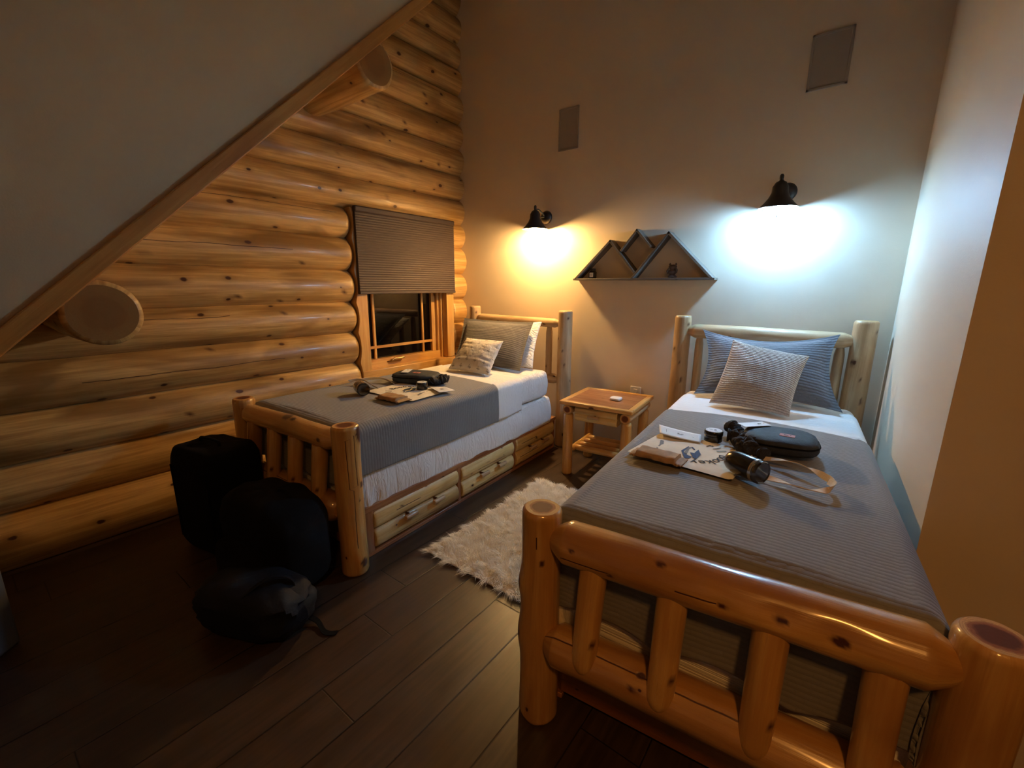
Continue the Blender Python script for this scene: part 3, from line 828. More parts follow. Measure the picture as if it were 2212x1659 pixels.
A_L = R(3.0); O_L = (-2.36, 1.07)
A_R = R(6.0); O_R = (-.185, 1.10)
railsL = dict(knL=[(.6, .5, .02, .004)], crL=[], knR=[(.10, 1.55, .026, .016), (.62, 2.0, .017, .003), (.52, 1.7, .010, .002), (.95, 2.2, .05, .006)], crR=[(.2, .60, 1.25, .004), (.6, .93, .95, .003), (.62, .95, 1.6, .0035)],
              zr=(.695, .705), rr=.055, knT=[(.92, -.1, .016, .002), (.55, -1.3, .04, .008), (.62, -1.2, .02, .004)], crT=[], zlow=.335, sp=(-.33, -.11, .11, .33), zht=(1.135, 1.125), rh=.040, hsp=(.17, .38, .62, .845), xo=.475)
bedL = bed('log bed under the window, its drawers facing the rug', O_L, A_L, ((-3.035, 3.33), (-1.975, 3.335)), M['pale_log'], railsL, 1, (.775, .790), (1.245, 1.235))
railsR = dict(knL=[(.80, .50, .011, .001), (.66, -1.0, .022, .010), (.42, -1.0, .03, .010)], crL=[(.85, .92, .2, .002)], knR=[(.6, 0, .02, .003)], crR=[],
              zr=(.690, .700), rr=.066, knT=[(.09, -.25, .010, -.002), (.36, -.85, .014, .003), (.53, -.05, .012, -.005), (.66, -.25, .016, -.006), (.78, -.15, .020, -.008), (.22, .35, .010, -.002)], crT=[(.05, .22, .25, .0025), (.40, .52, -.05, .002)], zlow=.330, sp=(-.315, -.095, .13, .345), zht=(1.135, 1.130), rh=.052, hsp=(.12, .37, .63, .90), xo=.475)
bedR = bed('log bed on the right against the white wall, nearest the camera', O_R, A_R, ((-.975, 3.335), (.078, 3.34)), M['pale_log'], railsR, -1, (.775, .785), (1.24, 1.255))

# ------------------------------------------------------------------ bedding
def rbox_grid(w, l, z0, z1, r, fn=None, nu=60, nl=90, bulge=.0):
    """rounded rectangular cushion body (mattress): lofted around the section, closed at ends"""
    mb = MB(); hw = w / 2; h = z1 - z0
    per = []
    def arc(cx, cz, a0, a1, k=6): return [(cx + r * math.cos(a0 + (a1 - a0) * i / k), cz + r * math.sin(a0 + (a1 - a0) * i / k)) for i in range(k + 1)]
    for i in range(20): per.append((-hw + r + (w - 2 * r) * i / 20, z0))
    per += arc(hw - r, z0 + r, -PI / 2, 0)
    for i in range(1, 5): per.append((hw + bulge * math.sin(PI * i / 5), z0 + r + (h - 2 * r) * i / 5))
    per += arc(hw - r, z1 - r, 0, PI / 2)
    for i in range(1, 20): per.append((hw - r - (w - 2 * r) * i / 20, z1))
    per += arc(-hw + r, z1 - r, PI / 2, PI)
    for i in range(1, 5): per.append((-hw - bulge * math.sin(PI * i / 5), z1 - r - (h - 2 * r) * i / 5))
    per += arc(-hw + r, z0 + r, PI, 1.5 * PI)
    n = len(per); zc = (z0 + z1) / 2
    vs = []; uv = []; ys = []
    for i in range(7): ys.append((r - r * math.cos(PI / 2 * i / 6), 1 - (r - r * math.sin(PI / 2 * i / 6)) / min(hw, h)))
    st = [(y, k) for y, k in ys] + [(l * (i / nl), 1) for i in range(1, nl) if r * 1.1 < l * i / nl < l - r * 1.1] + [(l - y, k) for y, k in reversed(ys)]
    for (y, k) in st:
        dd = 0
        for j, (x, z) in enumerate(per):
            ins = (1 - k) * min(hw, h)
            xx = x * (hw - ins) / hw; zz = zc + (z - zc) * ((h / 2 - ins) / (h / 2))
            if fn: xx, zz = fn(xx, y, zz)
            vs.append((xx, y, zz)); uv.append((j * .02, y))
    K = len(st)
    fs = [(i * n + (j + 1) % n, i * n + j, (i + 1) * n + j, (i + 1) * n + (j + 1) % n) for i in range(K - 1) for j in range(n)]
    fs += [tuple(range(n)), tuple((K - 1) * n + j for j in range(n - 1, -1, -1))]
    mb.add(vs, fs, 0, _uv=uv)
    return mb

def drape(w, y0, y1, ztop, hang_l, hang_r, hang_f, r=.055, nu=150, nv=130, amp=.006, endcurve=0, seed=0, flare=.02, taper=0, bow=0, trim=None):
    """cloth over the mattress. local x across, y along. hang_f: drop beyond y0 (foot)"""
    hw = w / 2; mb = MB()
    def over(o, rr=None):
        rr = rr or r
        if o <= 0: return 0, 0
        q = o / rr
        if q < PI / 2: return rr * math.sin(q), rr * (1 - math.cos(q))
        return rr, rr + (o - rr * PI / 2)
    def fn(u, v):
        a = -(hw + hang_l) + u * (w + hang_l + hang_r)
        yy1 = y1 + bow * (1 - (2 * u - 1) ** 2) + taper * (u - .5)
        hf = hang_f * (1 - .10 * abs(math.sin(a * 9 + 1.2)) + .05 * nz3(a * 4, seed, 0))
        b = (y0 - hf) + v * (yy1 - y0 + hf)
        ca = max(-hw + r, min(hw - r, a)); oa = abs(a) - (hw - r)
        cb = max(y0 + r, b); ob = (y0 + r) - b
        dxo, dza = over(oa); dyo, dzb = over(ob)
        sx = 1 if a > 0 else -1
        z = ztop - math.sqrt(dza ** 2 + dzb ** 2) if (dza > 0 and dzb > 0) else ztop - max(dza, dzb)
        x = ca + sx * dxo; y = cb - dyo
        hg = max(0, min(1, (max(dza, dzb) - r) / .15))
        if dza > 0 and dzb > 0:
            # loose corner fold
            k = min(dza, dzb) / (r + .05); k = min(1, k)
            z = ztop - max(dza, dzb) * (1 - .0 * k) - .0
            x -= sx * .025 * k * min(1, max(dza, dzb) / .2); y += .0 * k
        nse = nz3(a * 3 + seed, b * 3, seed)
        if dza <= 0 and dzb <= 0:
            z += amp * nse + .012 * math.cos(PI * a / w * .95) - .006
        wob = nz3(b * 5 + seed, z * 2, seed + 4) * .012 * hg
        if dza > r: x += sx * (flare * hg + wob)
        if dzb > r: y -= (flare * .4 * hg + nz3(a * 6 + seed, z * 2, 2) * .01 * hg)
        if dza > 0 or dzb > 0: z += (.006 * math.cos(PI * hw / w * .95) - .006) * 0
        return (x, y, z, a, b)
    mb.grid(fn, nu, nv)
    return mb

# ---- left bed bedding
fL = dict(loc=(-2.372, 1.12, 0), rotz=R(2.2))
bs = thing('box_spring', 'white covered box spring on the bed by the log wall', 'box spring', fL['loc'], fL['rotz'])
def skirtfn(x, y, z):
    if x > .3:
        k = max(0, (.50 - z) / .2)
        x += .02 * k + .012 * nz3(y * 7, z * 3, 1) + .010 * math.sin(y * 60 + 5 * nz3(y * 3, 0, 0)) * max(0, 1 - y / .55) * k
    return x, z
mb = rbox_grid(.90, 2.02, .264, .505, .03, skirtfn, nl=160, bulge=.012); mb.build('box_cover', M['white2'], bs)
mt_ = thing('mattress', 'twin mattress in a white fitted sheet on the bed by the log wall', 'mattress', fL['loc'], fL['rotz'])
def matfn(x, y, z):
    if x > .3 and z < .72: x += .007 * nz3(y * 9, z * 14, 5)
    return x, z
mb = rbox_grid(.935, 1.97, .515, .742, .05, matfn, nl=120, bulge=.008); mb.build('fitted_sheet', M['white2'], mt_)
sht = thing('folded_sheet', 'white top sheet folded back over the quilt edge on the bed by the log wall', 'sheet', fL['loc'], fL['rotz'])
drape(.955, 1.18, 1.56, .7475, .10, .235, 0, .055, nu=100, nv=40, amp=.002, seed=3, flare=.004, taper=-.05).build('sheet_cloth', M['white'], sht, solid=.003)
ql = thing('quilt', 'charcoal channel-stitched quilt on the bed by the log wall, hanging towards the rug', 'quilt', fL['loc'], fL['rotz'])
drape(.965, -.025, 1.235, .753, .12, .245, .33, .06, nu=170, nv=170, amp=.004, seed=11, flare=.006, taper=-.03).build('quilt_cloth', M['quilt'], ql, solid=.006)

# ---- right bed bedding
fR = dict(loc=(-.205, 1.145, 0), rotz=R(4.8))
bs = thing('box_spring', 'pale covered box spring on the right bed, seen through the footboard', 'box spring', fR['loc'], fR['rotz'])
mb = rbox_grid(.90, 2.02, .264, .525, .03, None, bulge=.01); mb.build('box_cover', M['white2'], bs)
mt_ = thing('mattress', 'twin mattress in a white fitted sheet on the right bed', 'mattress', fR['loc'], fR['rotz'])
mb = rbox_grid(.925, 1.97, .535, .758, .05, None, bulge=.006); mb.build('fitted_sheet', M['white'], mt_)
sht = thing('folded_sheet', 'white top sheet folded back below the pillows of the right bed', 'sheet', fR['loc'], fR['rotz'])
drape(.94, 1.30, 1.80, .7635, .20, .12, 0, .055, nu=100, nv=40, amp=.003, seed=5, flare=.0, bow=0).build('sheet_cloth', M['white'], sht, solid=.003)
ql = thing('quilt', 'charcoal channel-stitched quilt on the right bed, hanging down inside the footboard', 'quilt', fR['loc'], fR['rotz'])
drape(.95, -.03, 1.255, .770, .30, .14, .335, .06, nu=190, nv=190, amp=.005, seed=21, flare=.0, bow=.10, taper=-.03).build('quilt_cloth', M['quilt'], ql, solid=.006)

# ---- pillows
def pillow(name, label, cat, mat, bl_, br_, tl_, tr_, thick, flange=0, ear=.05, group=None, n=44, uvw=None, plump=1.0, sag=.0, puck=0, seed=1):
    """corner points bottom-left, bottom-right, top-left, top-right in world space, seen from the foot of the bed"""
    bl_, br_, tl_, tr_ = map(Vector, (bl_, br_, tl_, tr_))
    o = (bl_ + br_) / 2
    t = thing(name, label, cat, tuple(o), 0, group)
    U = ((br_ - bl_) + (tr_ - tl_)) / 2; V = ((tl_ - bl_) + (tr_ - br_)) / 2
    W, H = U.length, V.length; N = U.cross(V).normalized()
    vs = []; fs = []; uvs = []
    for side in (1, -1):
        for j in range(n + 1):
            for i in range(n + 1):
                u = i / n; v = j / n; a = 2 * u - 1; b = 2 * v - 1
                pin = 1 - ear * ((1 - a * a) * 0 + 0)
                # edges pulled in between the corners
                uu = .5 + (u - .5) * (1 - ear * (1 - b * b)); vv = .5 + (v - .5) * (1 - ear * (1 - a * a))
                p = bl_.lerp(br_, uu).lerp(tl_.lerp(tr_, uu), vv)
                fa = max(0, 1 - abs(a) ** 2.6) ; fb = max(0, 1 - abs(b) ** 2.6)
                if flange:
                    k = 1 - flange
                    fa = max(0, 1 - (min(1, abs(a) / k)) ** 2.6); fb = max(0, 1 - (min(1, abs(b) / k)) ** 2.6)
                h = thick / 2 * (fa * fb) ** .62 * plump
                h += thick * .035 * nz3(a * 2.3 + seed, b * 2.3, side) * (fa * fb) ** .5
                if puck: h += puck * nz3(a * 1.5 + seed, b * 7, 3) * (fa * fb) ** .3 * (abs(a) ** 2 + .2)
                p = p + N * (side * (h + .0025)) - Vector((0, 0, sag * (1 - a * a) * max(0, b)))
                vs.append(p - o); uvs.append((u * W, v * H))
    m = (n + 1) ** 2
    for s_ in (0, 1):
        for j in range(n):
            for i in range(n):
                q = [s_ * m + j * (n + 1) + i, s_ * m + j * (n + 1) + i + 1, s_ * m + (j + 1) * (n + 1) + i + 1, s_ * m + (j + 1) * (n + 1) + i]
                fs.append(tuple(q if s_ == 0 else q[::-1]))
    bd = [i for i in range(n)] + [j * (n + 1) + n for j in range(n)] + [n * (n + 1) + n - i for i in range(n)] + [(n - j) * (n + 1) for j in range(n)]
    for k in range(len(bd)):
        a, b = bd[k], bd[(k + 1) % len(bd)]; fs.append((b, a, a + m, b + m))
    mb = MB(); mb.add(vs, fs, 0, _uv=uvs)
    mb.build('pillow_cover', mat, t, smooth=80)
    return t
pillow('quilted_pillow', 'large dark grey quilted pillow leaning on the headboard by the log wall', 'pillow', M['sham_warm'], (-2.82, 2.80, .765), (-2.085, 2.82, .765), (-2.985, 3.12, 1.135), (-2.19, 3.15, 1.135), .13, flange=.10, ear=.04, group='large quilted pillows', seed=4, puck=.006)
pillow('bed_pillow', 'white pillow behind the dark quilted pillow on the left bed', 'pillow', M['white2'], (-2.84, 2.93, .765), (-2.075, 2.985, .765), (-2.95, 3.21, 1.08), (-2.165, 3.245, 1.135), .10, ear=.05, seed=6)
pillow('tree_print_cushion', 'small cream cushion printed with little trees, on the left bed', 'cushion', M['tree'], (-2.585, 2.50, .775), (-2.17, 2.53, .765), (-2.60, 2.74, 1.005), (-2.22, 2.77, 1.005), .12, ear=.05, seed=9, puck=.012)
pillow('quilted_pillow', 'large blue-grey quilted pillow leaning on the headboard of the right bed', 'pillow', M['sham'], (-.725, 2.84, .785), (.035, 2.90, .785), (-.78, 3.13, 1.165), (-.035, 3.18, 1.18), .13, flange=.08, ear=.15, group='large quilted pillows', seed=14, sag=.03, puck=.006)
pillow('bed_pillow', 'white pillow mostly hidden behind the quilted pillow of the right bed', 'pillow', M['white'], (-.66, 2.98, .785), (-.09, 3.01, .785), (-.68, 3.21, 1.03), (-.12, 3.24, 1.03), .09, ear=.06, seed=16)
pillow('ribbed_cushion', 'small grey-beige ribbed knit cushion in front of the pillow on the right bed', 'cushion', M['knitcushion'], (-.590, 2.665, .785), (-.185, 2.625, .785), (-.545, 2.90, 1.135), (-.155, 2.93, 1.07), .13, ear=.06, seed=19)

# ================================================================== NIGHTSTAND
ns = thing('nightstand', 'small log nightstand with a reddish top between the two beds', 'nightstand', (-1.388, 2.783, 0), R(5.0))
W_, D_, ZT = .565, .555, .60
mb = MB()
plank(mb, (-W_ / 2 + .045, .045, ZT - .022), (W_ / 2 - .045, D_ - .045, ZT - .002), 'x'); mb.build('top_panel', M['red_wood'], ns, bevel=.002)
mb = MB()
def live(mb, x0, x1, y0, y1, ax):
    plank(mb, (x0, y0, ZT - .030), (x1, y1, ZT + .001), ax)
live(mb, -W_ / 2, W_ / 2, 0, .045, 'x'); live(mb, -W_ / 2, W_ / 2, D_ - .045, D_, 'x')
live(mb, -W_ / 2, -W_ / 2 + .045, .045, D_ - .045, 'y'); live(mb, W_ / 2 - .045, W_ / 2, .045, D_ - .045, 'y')
mb.build('top_frame', M['pine'], ns, bevel=.008)
for sx in (-1, 1):
    mb = MB(); log(mb, (sx * .225, .025, ZT - .070), (sx * .225, D_ - .02, ZT - .070), .040, .040, 'flat', 'flat', n=32, amp=.04); mb.build('side_rail', [M['pale_log'], M['end']], ns)
    for yy in (.065, D_ - .065):
        mb = MB(); log(mb, (sx * .228, yy, 0), (sx * .228, yy, ZT - .095), .041, .037, 'flat', 'bul', n=32, step=.02, amp=.04, bul=.03); mb.build('leg', [M['bed_log'], M['end']], ns)
    mb = MB(); log(mb, (sx * .205, .09, .20), (sx * .205, D_ - .07, .20), .024, .024, 'ten', 'ten', n=20, amp=.05, bul=.02); mb.build('shelf_rail', [M['bed_log'], M['end']], ns)
for yy in (.13, .22, .31, .40):
    mb = MB(); log(mb, (-.20, yy, .205), (.20, yy, .205), .024, .024, 'ten', 'ten', n=20, amp=.05, bul=.03); mb.build('shelf_slat', [M['bed_log'], M['end']], ns)
dr = MB()
for (zc, rz) in ((.535, .030), (.482, .030)):
    m1 = MB(); log(m1, (-.165, .05, zc), (.165, .05, zc), rz, rz, 'flat', 'flat', n=26, amp=.05, face=(0, -1, 0))
    m1.v = [(v[0], .05 + (v[1] - .05) * .7, v[2]) for v in m1.v]; dr.add(m1.v, m1.f, 0, **m1.at)
plank(dr, (-.16, .05, .452), (.16, D_ - .08, .565), 'y')
d_ = dr.build('drawer', M['half_log'], ns)
mb = MB(); log(mb, (-.045, -.002, .508), (.045, -.002, .508), .013, .013, 'flat', 'flat', n=18, amp=.02); mb.tube([(0, 0, .508), (0, .04, .508)], .007, 8); mb.build('drawer_handle', [M['pale_log'], M['end_pale']], d_)

def squircle(mb, w, l, h, e=4, n=36, k=8, top=1.0):
    prof = [(.86, 0), (.97, h * .12), (1, h * .4), (.99, h * .75), (.93, h * .95), (.85, h)]
    vs = []
    for (s_, z) in prof:
        for j in range(n):
            th = 2 * PI * j / n; c, s = math.cos(th), math.sin(th)
            vs.append((w / 2 * s_ * math.copysign(abs(c) ** (2 / e), c), l / 2 * s_ * math.copysign(abs(s) ** (2 / e), s), z))
    K = len(prof)
    fs = [(i * n + j, i * n + (j + 1) % n, (i + 1) * n + (j + 1) % n, (i + 1) * n + j) for i in range(K - 1) for j in range(n)]
    fs += [tuple(range(n - 1, -1, -1)), tuple((K - 1) * n + j for j in range(n))]
    mb.add(vs, fs); return mb
pk = thing('plastic_puck', 'small white rounded plastic puck lying on the nightstand top', 'gadget', (-1.34, 3.05, ZT + .0005), R(5))
mb = MB(); squircle(mb, .085, .085, .018); mb.build('puck_body', M['whiteplastic'], pk)

# ================================================================== RUG
rg = thing('shaggy_rug', 'cream long-haired fur rug on the dark floor between the beds', 'rug', (-1.25, 1.99, 0), R(.5))
mb = MB(); mb.grid(lambda u, v: ((u - .5) * .84, (v - .5) * 1.12, .016), 8, 8); mb.build('rug_backing', M['fur'], rg, solid=.012)
rs = np.random.RandomState(5); NB = 52000
hx = .43; hy = .565
px = rs.uniform(-hx, hx, NB); py = rs.uniform(-hy, hy, NB)
# clumps lean together
cl = rs.uniform(-1, 1, (24, 30, 2))
ci = ((px + hx) / (2 * hx) * 23.99).astype(int); cj = ((py + hy) / (2 * hy) * 29.99).astype(int)
lean = cl[ci, cj] * .026 + np.stack([px / hx, py / hy], 1) * .010 + rs.normal(0, .008, (NB, 2))
edge = np.maximum(np.abs(px) / hx, np.abs(py) / hy)
lean += np.stack([px / hx, py / hy], 1) * (np.clip(edge - .90, 0, 1) * .15)[:, None]
hgt = rs.uniform(.026, .046, NB) * (1 - .45 * np.clip((edge - .9) * 10, 0, 1))
clh = rs.uniform(.62, 1.12, (24, 30)); hgt = hgt * clh[ci, cj]
wd = rs.uniform(.0009, .0018, NB); ang = rs.uniform(0, PI, NB)
wx = np.cos(ang) * wd; wy = np.sin(ang) * wd
V = np.zeros((NB, 5, 3), dtype=np.float32)
for k, (f, ws) in enumerate(((0, 1), (.55, .8))):
    bx_ = px + lean[:, 0] * f ** 1.6; by_ = py + lean[:, 1] * f ** 1.6; bz = .014 + hgt * f
    V[:, 2 * k] = np.stack([bx_ - wx * ws, by_ - wy * ws, bz], 1); V[:, 2 * k + 1] = np.stack([bx_ + wx * ws, by_ + wy * ws, bz], 1)
V[:, 4] = np.stack([px + lean[:, 0] * 1.25, py + lean[:, 1] * 1.25, np.maximum(.006, .014 + hgt * (1 - np.clip((edge - .9) * 6, 0, .8)))], 1)
me = bpy.data.meshes.new('rug_pile')
me.vertices.add(NB * 5); me.vertices.foreach_set('co', V.ravel())
base = (np.arange(NB) * 5)[:, None]
q = (base + np.array([[0, 1, 3, 2]])).astype(np.int32); tr = (base + np.array([[2, 3, 4]])).astype(np.int32)
loops = np.concatenate([q, tr], 1).ravel()
me.loops.add(len(loops)); me.loops.foreach_set('vertex_index', loops)
ls = np.stack([np.arange(NB) * 7, np.arange(NB) * 7 + 4], 1).ravel().astype(np.int32)
me.polygons.add(NB * 2); me.polygons.foreach_set('loop_start', ls)
me.polygons.foreach_set('use_smooth', [True] * (NB * 2))
me.update(calc_edges=True); me.validate(); me.materials.append(M['fur_strand'])
o = bpy.data.objects.new('rug_pile', me); C.objects.link(o); o.parent = rg; o['kind'] = 'stuff'

# ================================================================== THINGS ON THE BEDS
def letters(word, size, place, name, mat, parent, ext=.0003, z=0):
    """place(i, n) -> (x, y, angle) for each glyph; one mesh for the whole line"""
    mb = MB()
    for i, ch in enumerate(word):
        if ch == ' ': continue
        cu = bpy.data.curves.new('glyph', 'FONT'); cu.body = ch; cu.size = size; cu.align_x = 'CENTER'; cu.extrude = ext; cu.resolution_u = 3
        ob = bpy.data.objects.new('glyph', cu)
        m = bpy.data.meshes.new_from_object(ob)
        x, y, a = place(i, len(word)); Mx = Matrix.Translation((x, y, z)) @ Matrix.Rotation(a, 4, 'Z')
        vs = [tuple(Mx @ v.co) for v in m.vertices]; fs = [tuple(p.vertices) for p in m.polygons]
        if vs: mb.add(vs, fs)
        bpy.data.objects.remove(ob); bpy.data.curves.remove(cu); bpy.data.meshes.remove(m)
    return mb.build(name, mat, parent, smooth=0)

def ribbon(path, width, wdir, th=.0025):
    """flat strap; wdir: function(i,k) giving the width direction"""
    P = [Vector(p) for p in path]; k = len(P); mb = MB(); vs = []
    for i, p in enumerate(P):
        wv = Vector(wdir(i / (k - 1))).normalized() * width / 2
        d = (P[min(i + 1, k - 1)] - P[max(i - 1, 0)]).normalized(); nn = d.cross(wv).normalized() * th / 2
        vs += [p - wv - nn, p + wv - nn, p + wv + nn, p - wv + nn]
    fs = []
    for i in range(k - 1):
        for a in range(4): fs.append((i * 4 + a, i * 4 + (a + 1) % 4, (i + 1) * 4 + (a + 1) % 4, (i + 1) * 4 + a))
    fs += [(3, 2, 1, 0), tuple((k - 1) * 4 + a for a in range(4))]
    mb.add(vs, fs); return mb
def spline(pts, k=8):
    P = [Vector(p) for p in pts]; out = []
    for i in range(len(P) - 1):
        a = P[max(i - 1, 0)]; b = P[i]; c = P[i + 1]; d = P[min(i + 2, len(P) - 1)]
        for q in range(k):
            t = q / k
            out.append(.5 * ((2 * b) + (c - a) * t + (2 * a - 5 * b + 4 * c - d) * t * t + (3 * b - a - 3 * c + d) * t ** 3))
    out.append(P[-1]); return out

def tote(label, loc, rot, s=(1, 1)):
    """flat canvas tote; local x runs from the bag bottom (-) to its mouth (+), straps beyond"""
    t = thing('tote_bag', label, 'tote bag', loc, rot, 'canvas tote bags')
    L2, W2 = .20 * s[0], .175 * s[1]
    mb = MB()
    def f(sgn):
        def fn(u, v):
            x = -L2 + 2 * L2 * u; y = -W2 + 2 * W2 * v
            e = min(u, 1 - u, v, 1 - v)
            z = .0035 + sgn * .003 * min(1, e * 14) + (.004 * nz3(x * 9, y * 9, 1) * min(1, e * 6) if sgn > 0 else 0)
            return (x, y, z)
        return fn
    mb.grid(f(1), 30, 30); mb.grid(f(-1), 10, 10); mb.build('bag_body', M['canvas'], t)
    zt = .0082
    Cx, Cy = .0, .0
    # lettering on an arc round the mark, tops towards the mouth
    word = 'rll Bookey'; rad = .097
    def pl(i, n):
        a = R(74) - R(142) * i / (n - 1)
        return (Cx + rad * math.cos(a), Cy + rad * math.sin(a), a - PI / 2)
    letters(word, .058, pl, 'lettering', M['ink_dark'], t, z=zt)
    # blue book-box mark and the faint side print
    mb = MB()
    mb.prism([(-.0376, -.0264), (.0019, -.0963), (.0182, -.0882), (.0193, -.0614), (.0019, -.0591), (-.0206, -.042)], zt, zt + .0005)
    mb.prism([(-.0376, -.0264), (-.0206, -.042), (-.0270, -.027), (-.0302, .0378), (-.0346, .0437)], zt, zt + .0005)
    mb.prism([(-.0031, -.0216), (.0274, -.0722), (.0408, -.0727), (.0117, -.0192)], zt, zt + .0005)
    mb.prism([(.0121, -.0189), (.0411, -.0724), (.037, -.0146), (.011, .0314)], zt, zt + .0006)
    mb.prism([(-.0229, .0446), (-.0165, .0448), (.0015, .0225), (-.0021, .0151), (-.0148, .0316)][::-1], zt, zt + .0006)
    mb.build('book_mark', M['ink'], t, smooth=0)
    mb = MB(); mb.prism([(-.0203, -.0401), (-.006, -.0498), (-.0201, .0143), (-.0182, .0407), (-.031, .0287)], zt, zt + .0008)
    mb.build('book_page_mark', M['ink_grey'], t, smooth=0)
    mb = MB(); mb.prism([(-.1549, .038), (-.1343, -.018), (-.122, -.0899), (-.1144, -.0868), (-.1278, -.0119), (-.124, .0004), (-.1397, .0387)][::-1], zt - .001, zt)
    mb.build('stamp_mark', M['ink_grey'], t, smooth=0)
    return t, L2, W2

ZR = .786; ZL = .764
# --- right bed set
t, L2, W2 = tote('cream canvas tote bag printed rll Bookey, flat on the right bed', (-.437, 1.785, ZR - .002), R(-5))
for nm, pts, wd in (('strap', [(.19, .085, .006), (.25, .095, .016), (.33, .085, .030), (.40, .055, .028), (.455, .02, .022), (.470, -.02, .020)], .024),
                    ('strap', [(.19, -.095, .005), (.26, -.075, .008), (.34, -.085, .010), (.42, -.10, .014), (.465, -.08, .022), (.474, -.035, .026), (.455, .005, .022)], .026)):
    ribbon(spline(pts), wd, lambda f: (.15 + .5 * math.sin(f * 9), .55, .8 * math.cos(f * 7) + .5)).build(nm, M['webbing'], t)
mb = MB(); plank(mb, (0, 0, 0), (.001, .001, .001), 'x')
def card(name, label, pts, z, rise, mat, marks=(), group=None):
    """thin folded leaflet: corner points BL, BR, TR, TL in world xy"""
    c = Vector((sum(p[0] for p in pts) / 4, sum(p[1] for p in pts) / 4))
    t = thing(name, label, 'leaflet', (c.x, c.y, z), 0, group)
    mb = MB()
    def fn(u, v):
        a = Vector(pts[0]).lerp(Vector(pts[1]), u); b = Vector(pts[3]).lerp(Vector(pts[2]), u); p = a.lerp(b, v) - c
        return (p.x, p.y, rise * (1 - u) ** 2 + .001)
    mb.grid(fn, 14, 6); mb.build('card_sheet', mat, t, solid=.0015)
    mb = MB()
    for (u0, v0, u1, v1) in marks:
        p0 = fn(u0, v0); p1 = fn(u1, v0); p2 = fn(u1, v1); p3 = fn(u0, v1)
        mb.add([(q[0], q[1], q[2] + .0012) for q in (p0, p1, p2, p3)], [(0, 1, 2, 3)])
    if mb.v: mb.build('print', M['ink_grey'], t, smooth=0)
    return t
MK = [(.44, .44, .56, .48), (.45, .52, .49, .58), (.54, .50, .59, .54), (.17, .35, .18, .65), (.80, .44, .84, .47)]
card('leaflet', 'white folded leaflet lying on the far edge of the tote on the right bed', [(-.605, 1.872), (-.436, 1.895), (-.462, 2.005), (-.652, 1.998)], ZR + .010, .012, M['paper'], MK)
tn = thing('round_tin', 'round black tin with a white lid on the right bed', 'tin', (-.408, 1.985, ZR), 0, 'round black tins')
def tin_parts(tn):
    mb = MB(); mb.lathe([(.034, 0), (.037, .003), (.037, .026), (.035, .028), (.035, .030), (.0385, .031), (.0385, .046), (.036, .049)], 40); mb.build('tin_body', M['gloss_black'], tn)
    mb = MB(); mb.lathe([(.033, .0488), (.033, .0500)], 40); mb.build('lid_label', M['paper'], tn)
    mb = MB(); mb.lathe([(.006, .0499), (.006, .0504)], 14, (.006, .004, 0)); mb.box((-.02, .0, .0499), (-.004, .002, .0503)); mb.box((.004, -.014, .0499), (.02, -.0125, .0503)); mb.build('print', M['ink_dark'], tn, smooth=0)
tin_parts(tn)
def package(label, loc, rot, L, Wd, H):
    t = thing('paper_package', label, 'package', loc, rot, 'brown paper packages')
    mb = MB()
    def fn(u, v):
        th = 2 * PI * v; x = (u - .5) * L
        k = 1 - .75 * max(0, (abs(u - .5) - .38) / .12) if abs(u - .5) > .38 else 1
        k = max(.12, k)
        c, s = math.cos(th), math.sin(th)
        y = Wd / 2 * math.copysign(abs(c) ** .55, c); z = H / 2 + H / 2 * math.copysign(abs(s) ** .6, s) * k
        if abs(u - .5) > .38: z = H * .25 + (z - H / 2) * .7; y *= 1 + .10 * math.sin(u * 90)
        cr = .0035 * nz3(x * 40, y * 30, z * 40)
        return (x, y + cr, max(0, z + cr), u * L, v * .2)
    mb.grid(fn, 44, 28); mb.build('paper_wrap', M['kraft'], t, smooth=25)
    return t
package('crumpled brown paper package by the tote corner on the right bed', (-.527, 1.632, ZR + .001), R(-1), .205, .085, .030)
def tumbler(label, loc, rot, tilt=0):
    t = thing('tumbler', label, 'tumbler', loc, rot, 'black tumblers')
    My = Matrix.Rotation(R(90), 4, 'Y')
    r = .041
    prof = [(.006, -.062), (.020, -.060), (.030, -.052), (.037, -.038), (.0405, -.018), (.041, .02), (.041, .052), (.0405, .054)]
    mb = MB(); mb.lathe(prof, 44, (0, 0, r), M=My); mb.build('cup_body', M['gloss_black'], t)
    mb = MB(); mb.lathe([(.0408, .054), (.0412, .056), (.0412, .063), (.040, .065)], 44, (0, 0, r), M=My); mb.build('steel_rim', M['chrome'], t)
    mb = MB(); mb.lathe([(.039, .065), (.041, .068), (.041, .078), (.037, .082), (.034, .079)], 44, (0, 0, r), M=My); mb.build('lid', M['lid'], t)
    return t
tumbler('glossy black tumbler lying across the tote on the right bed, clear lid to the front', (-.235, 1.650, ZR + .006), R(-30))

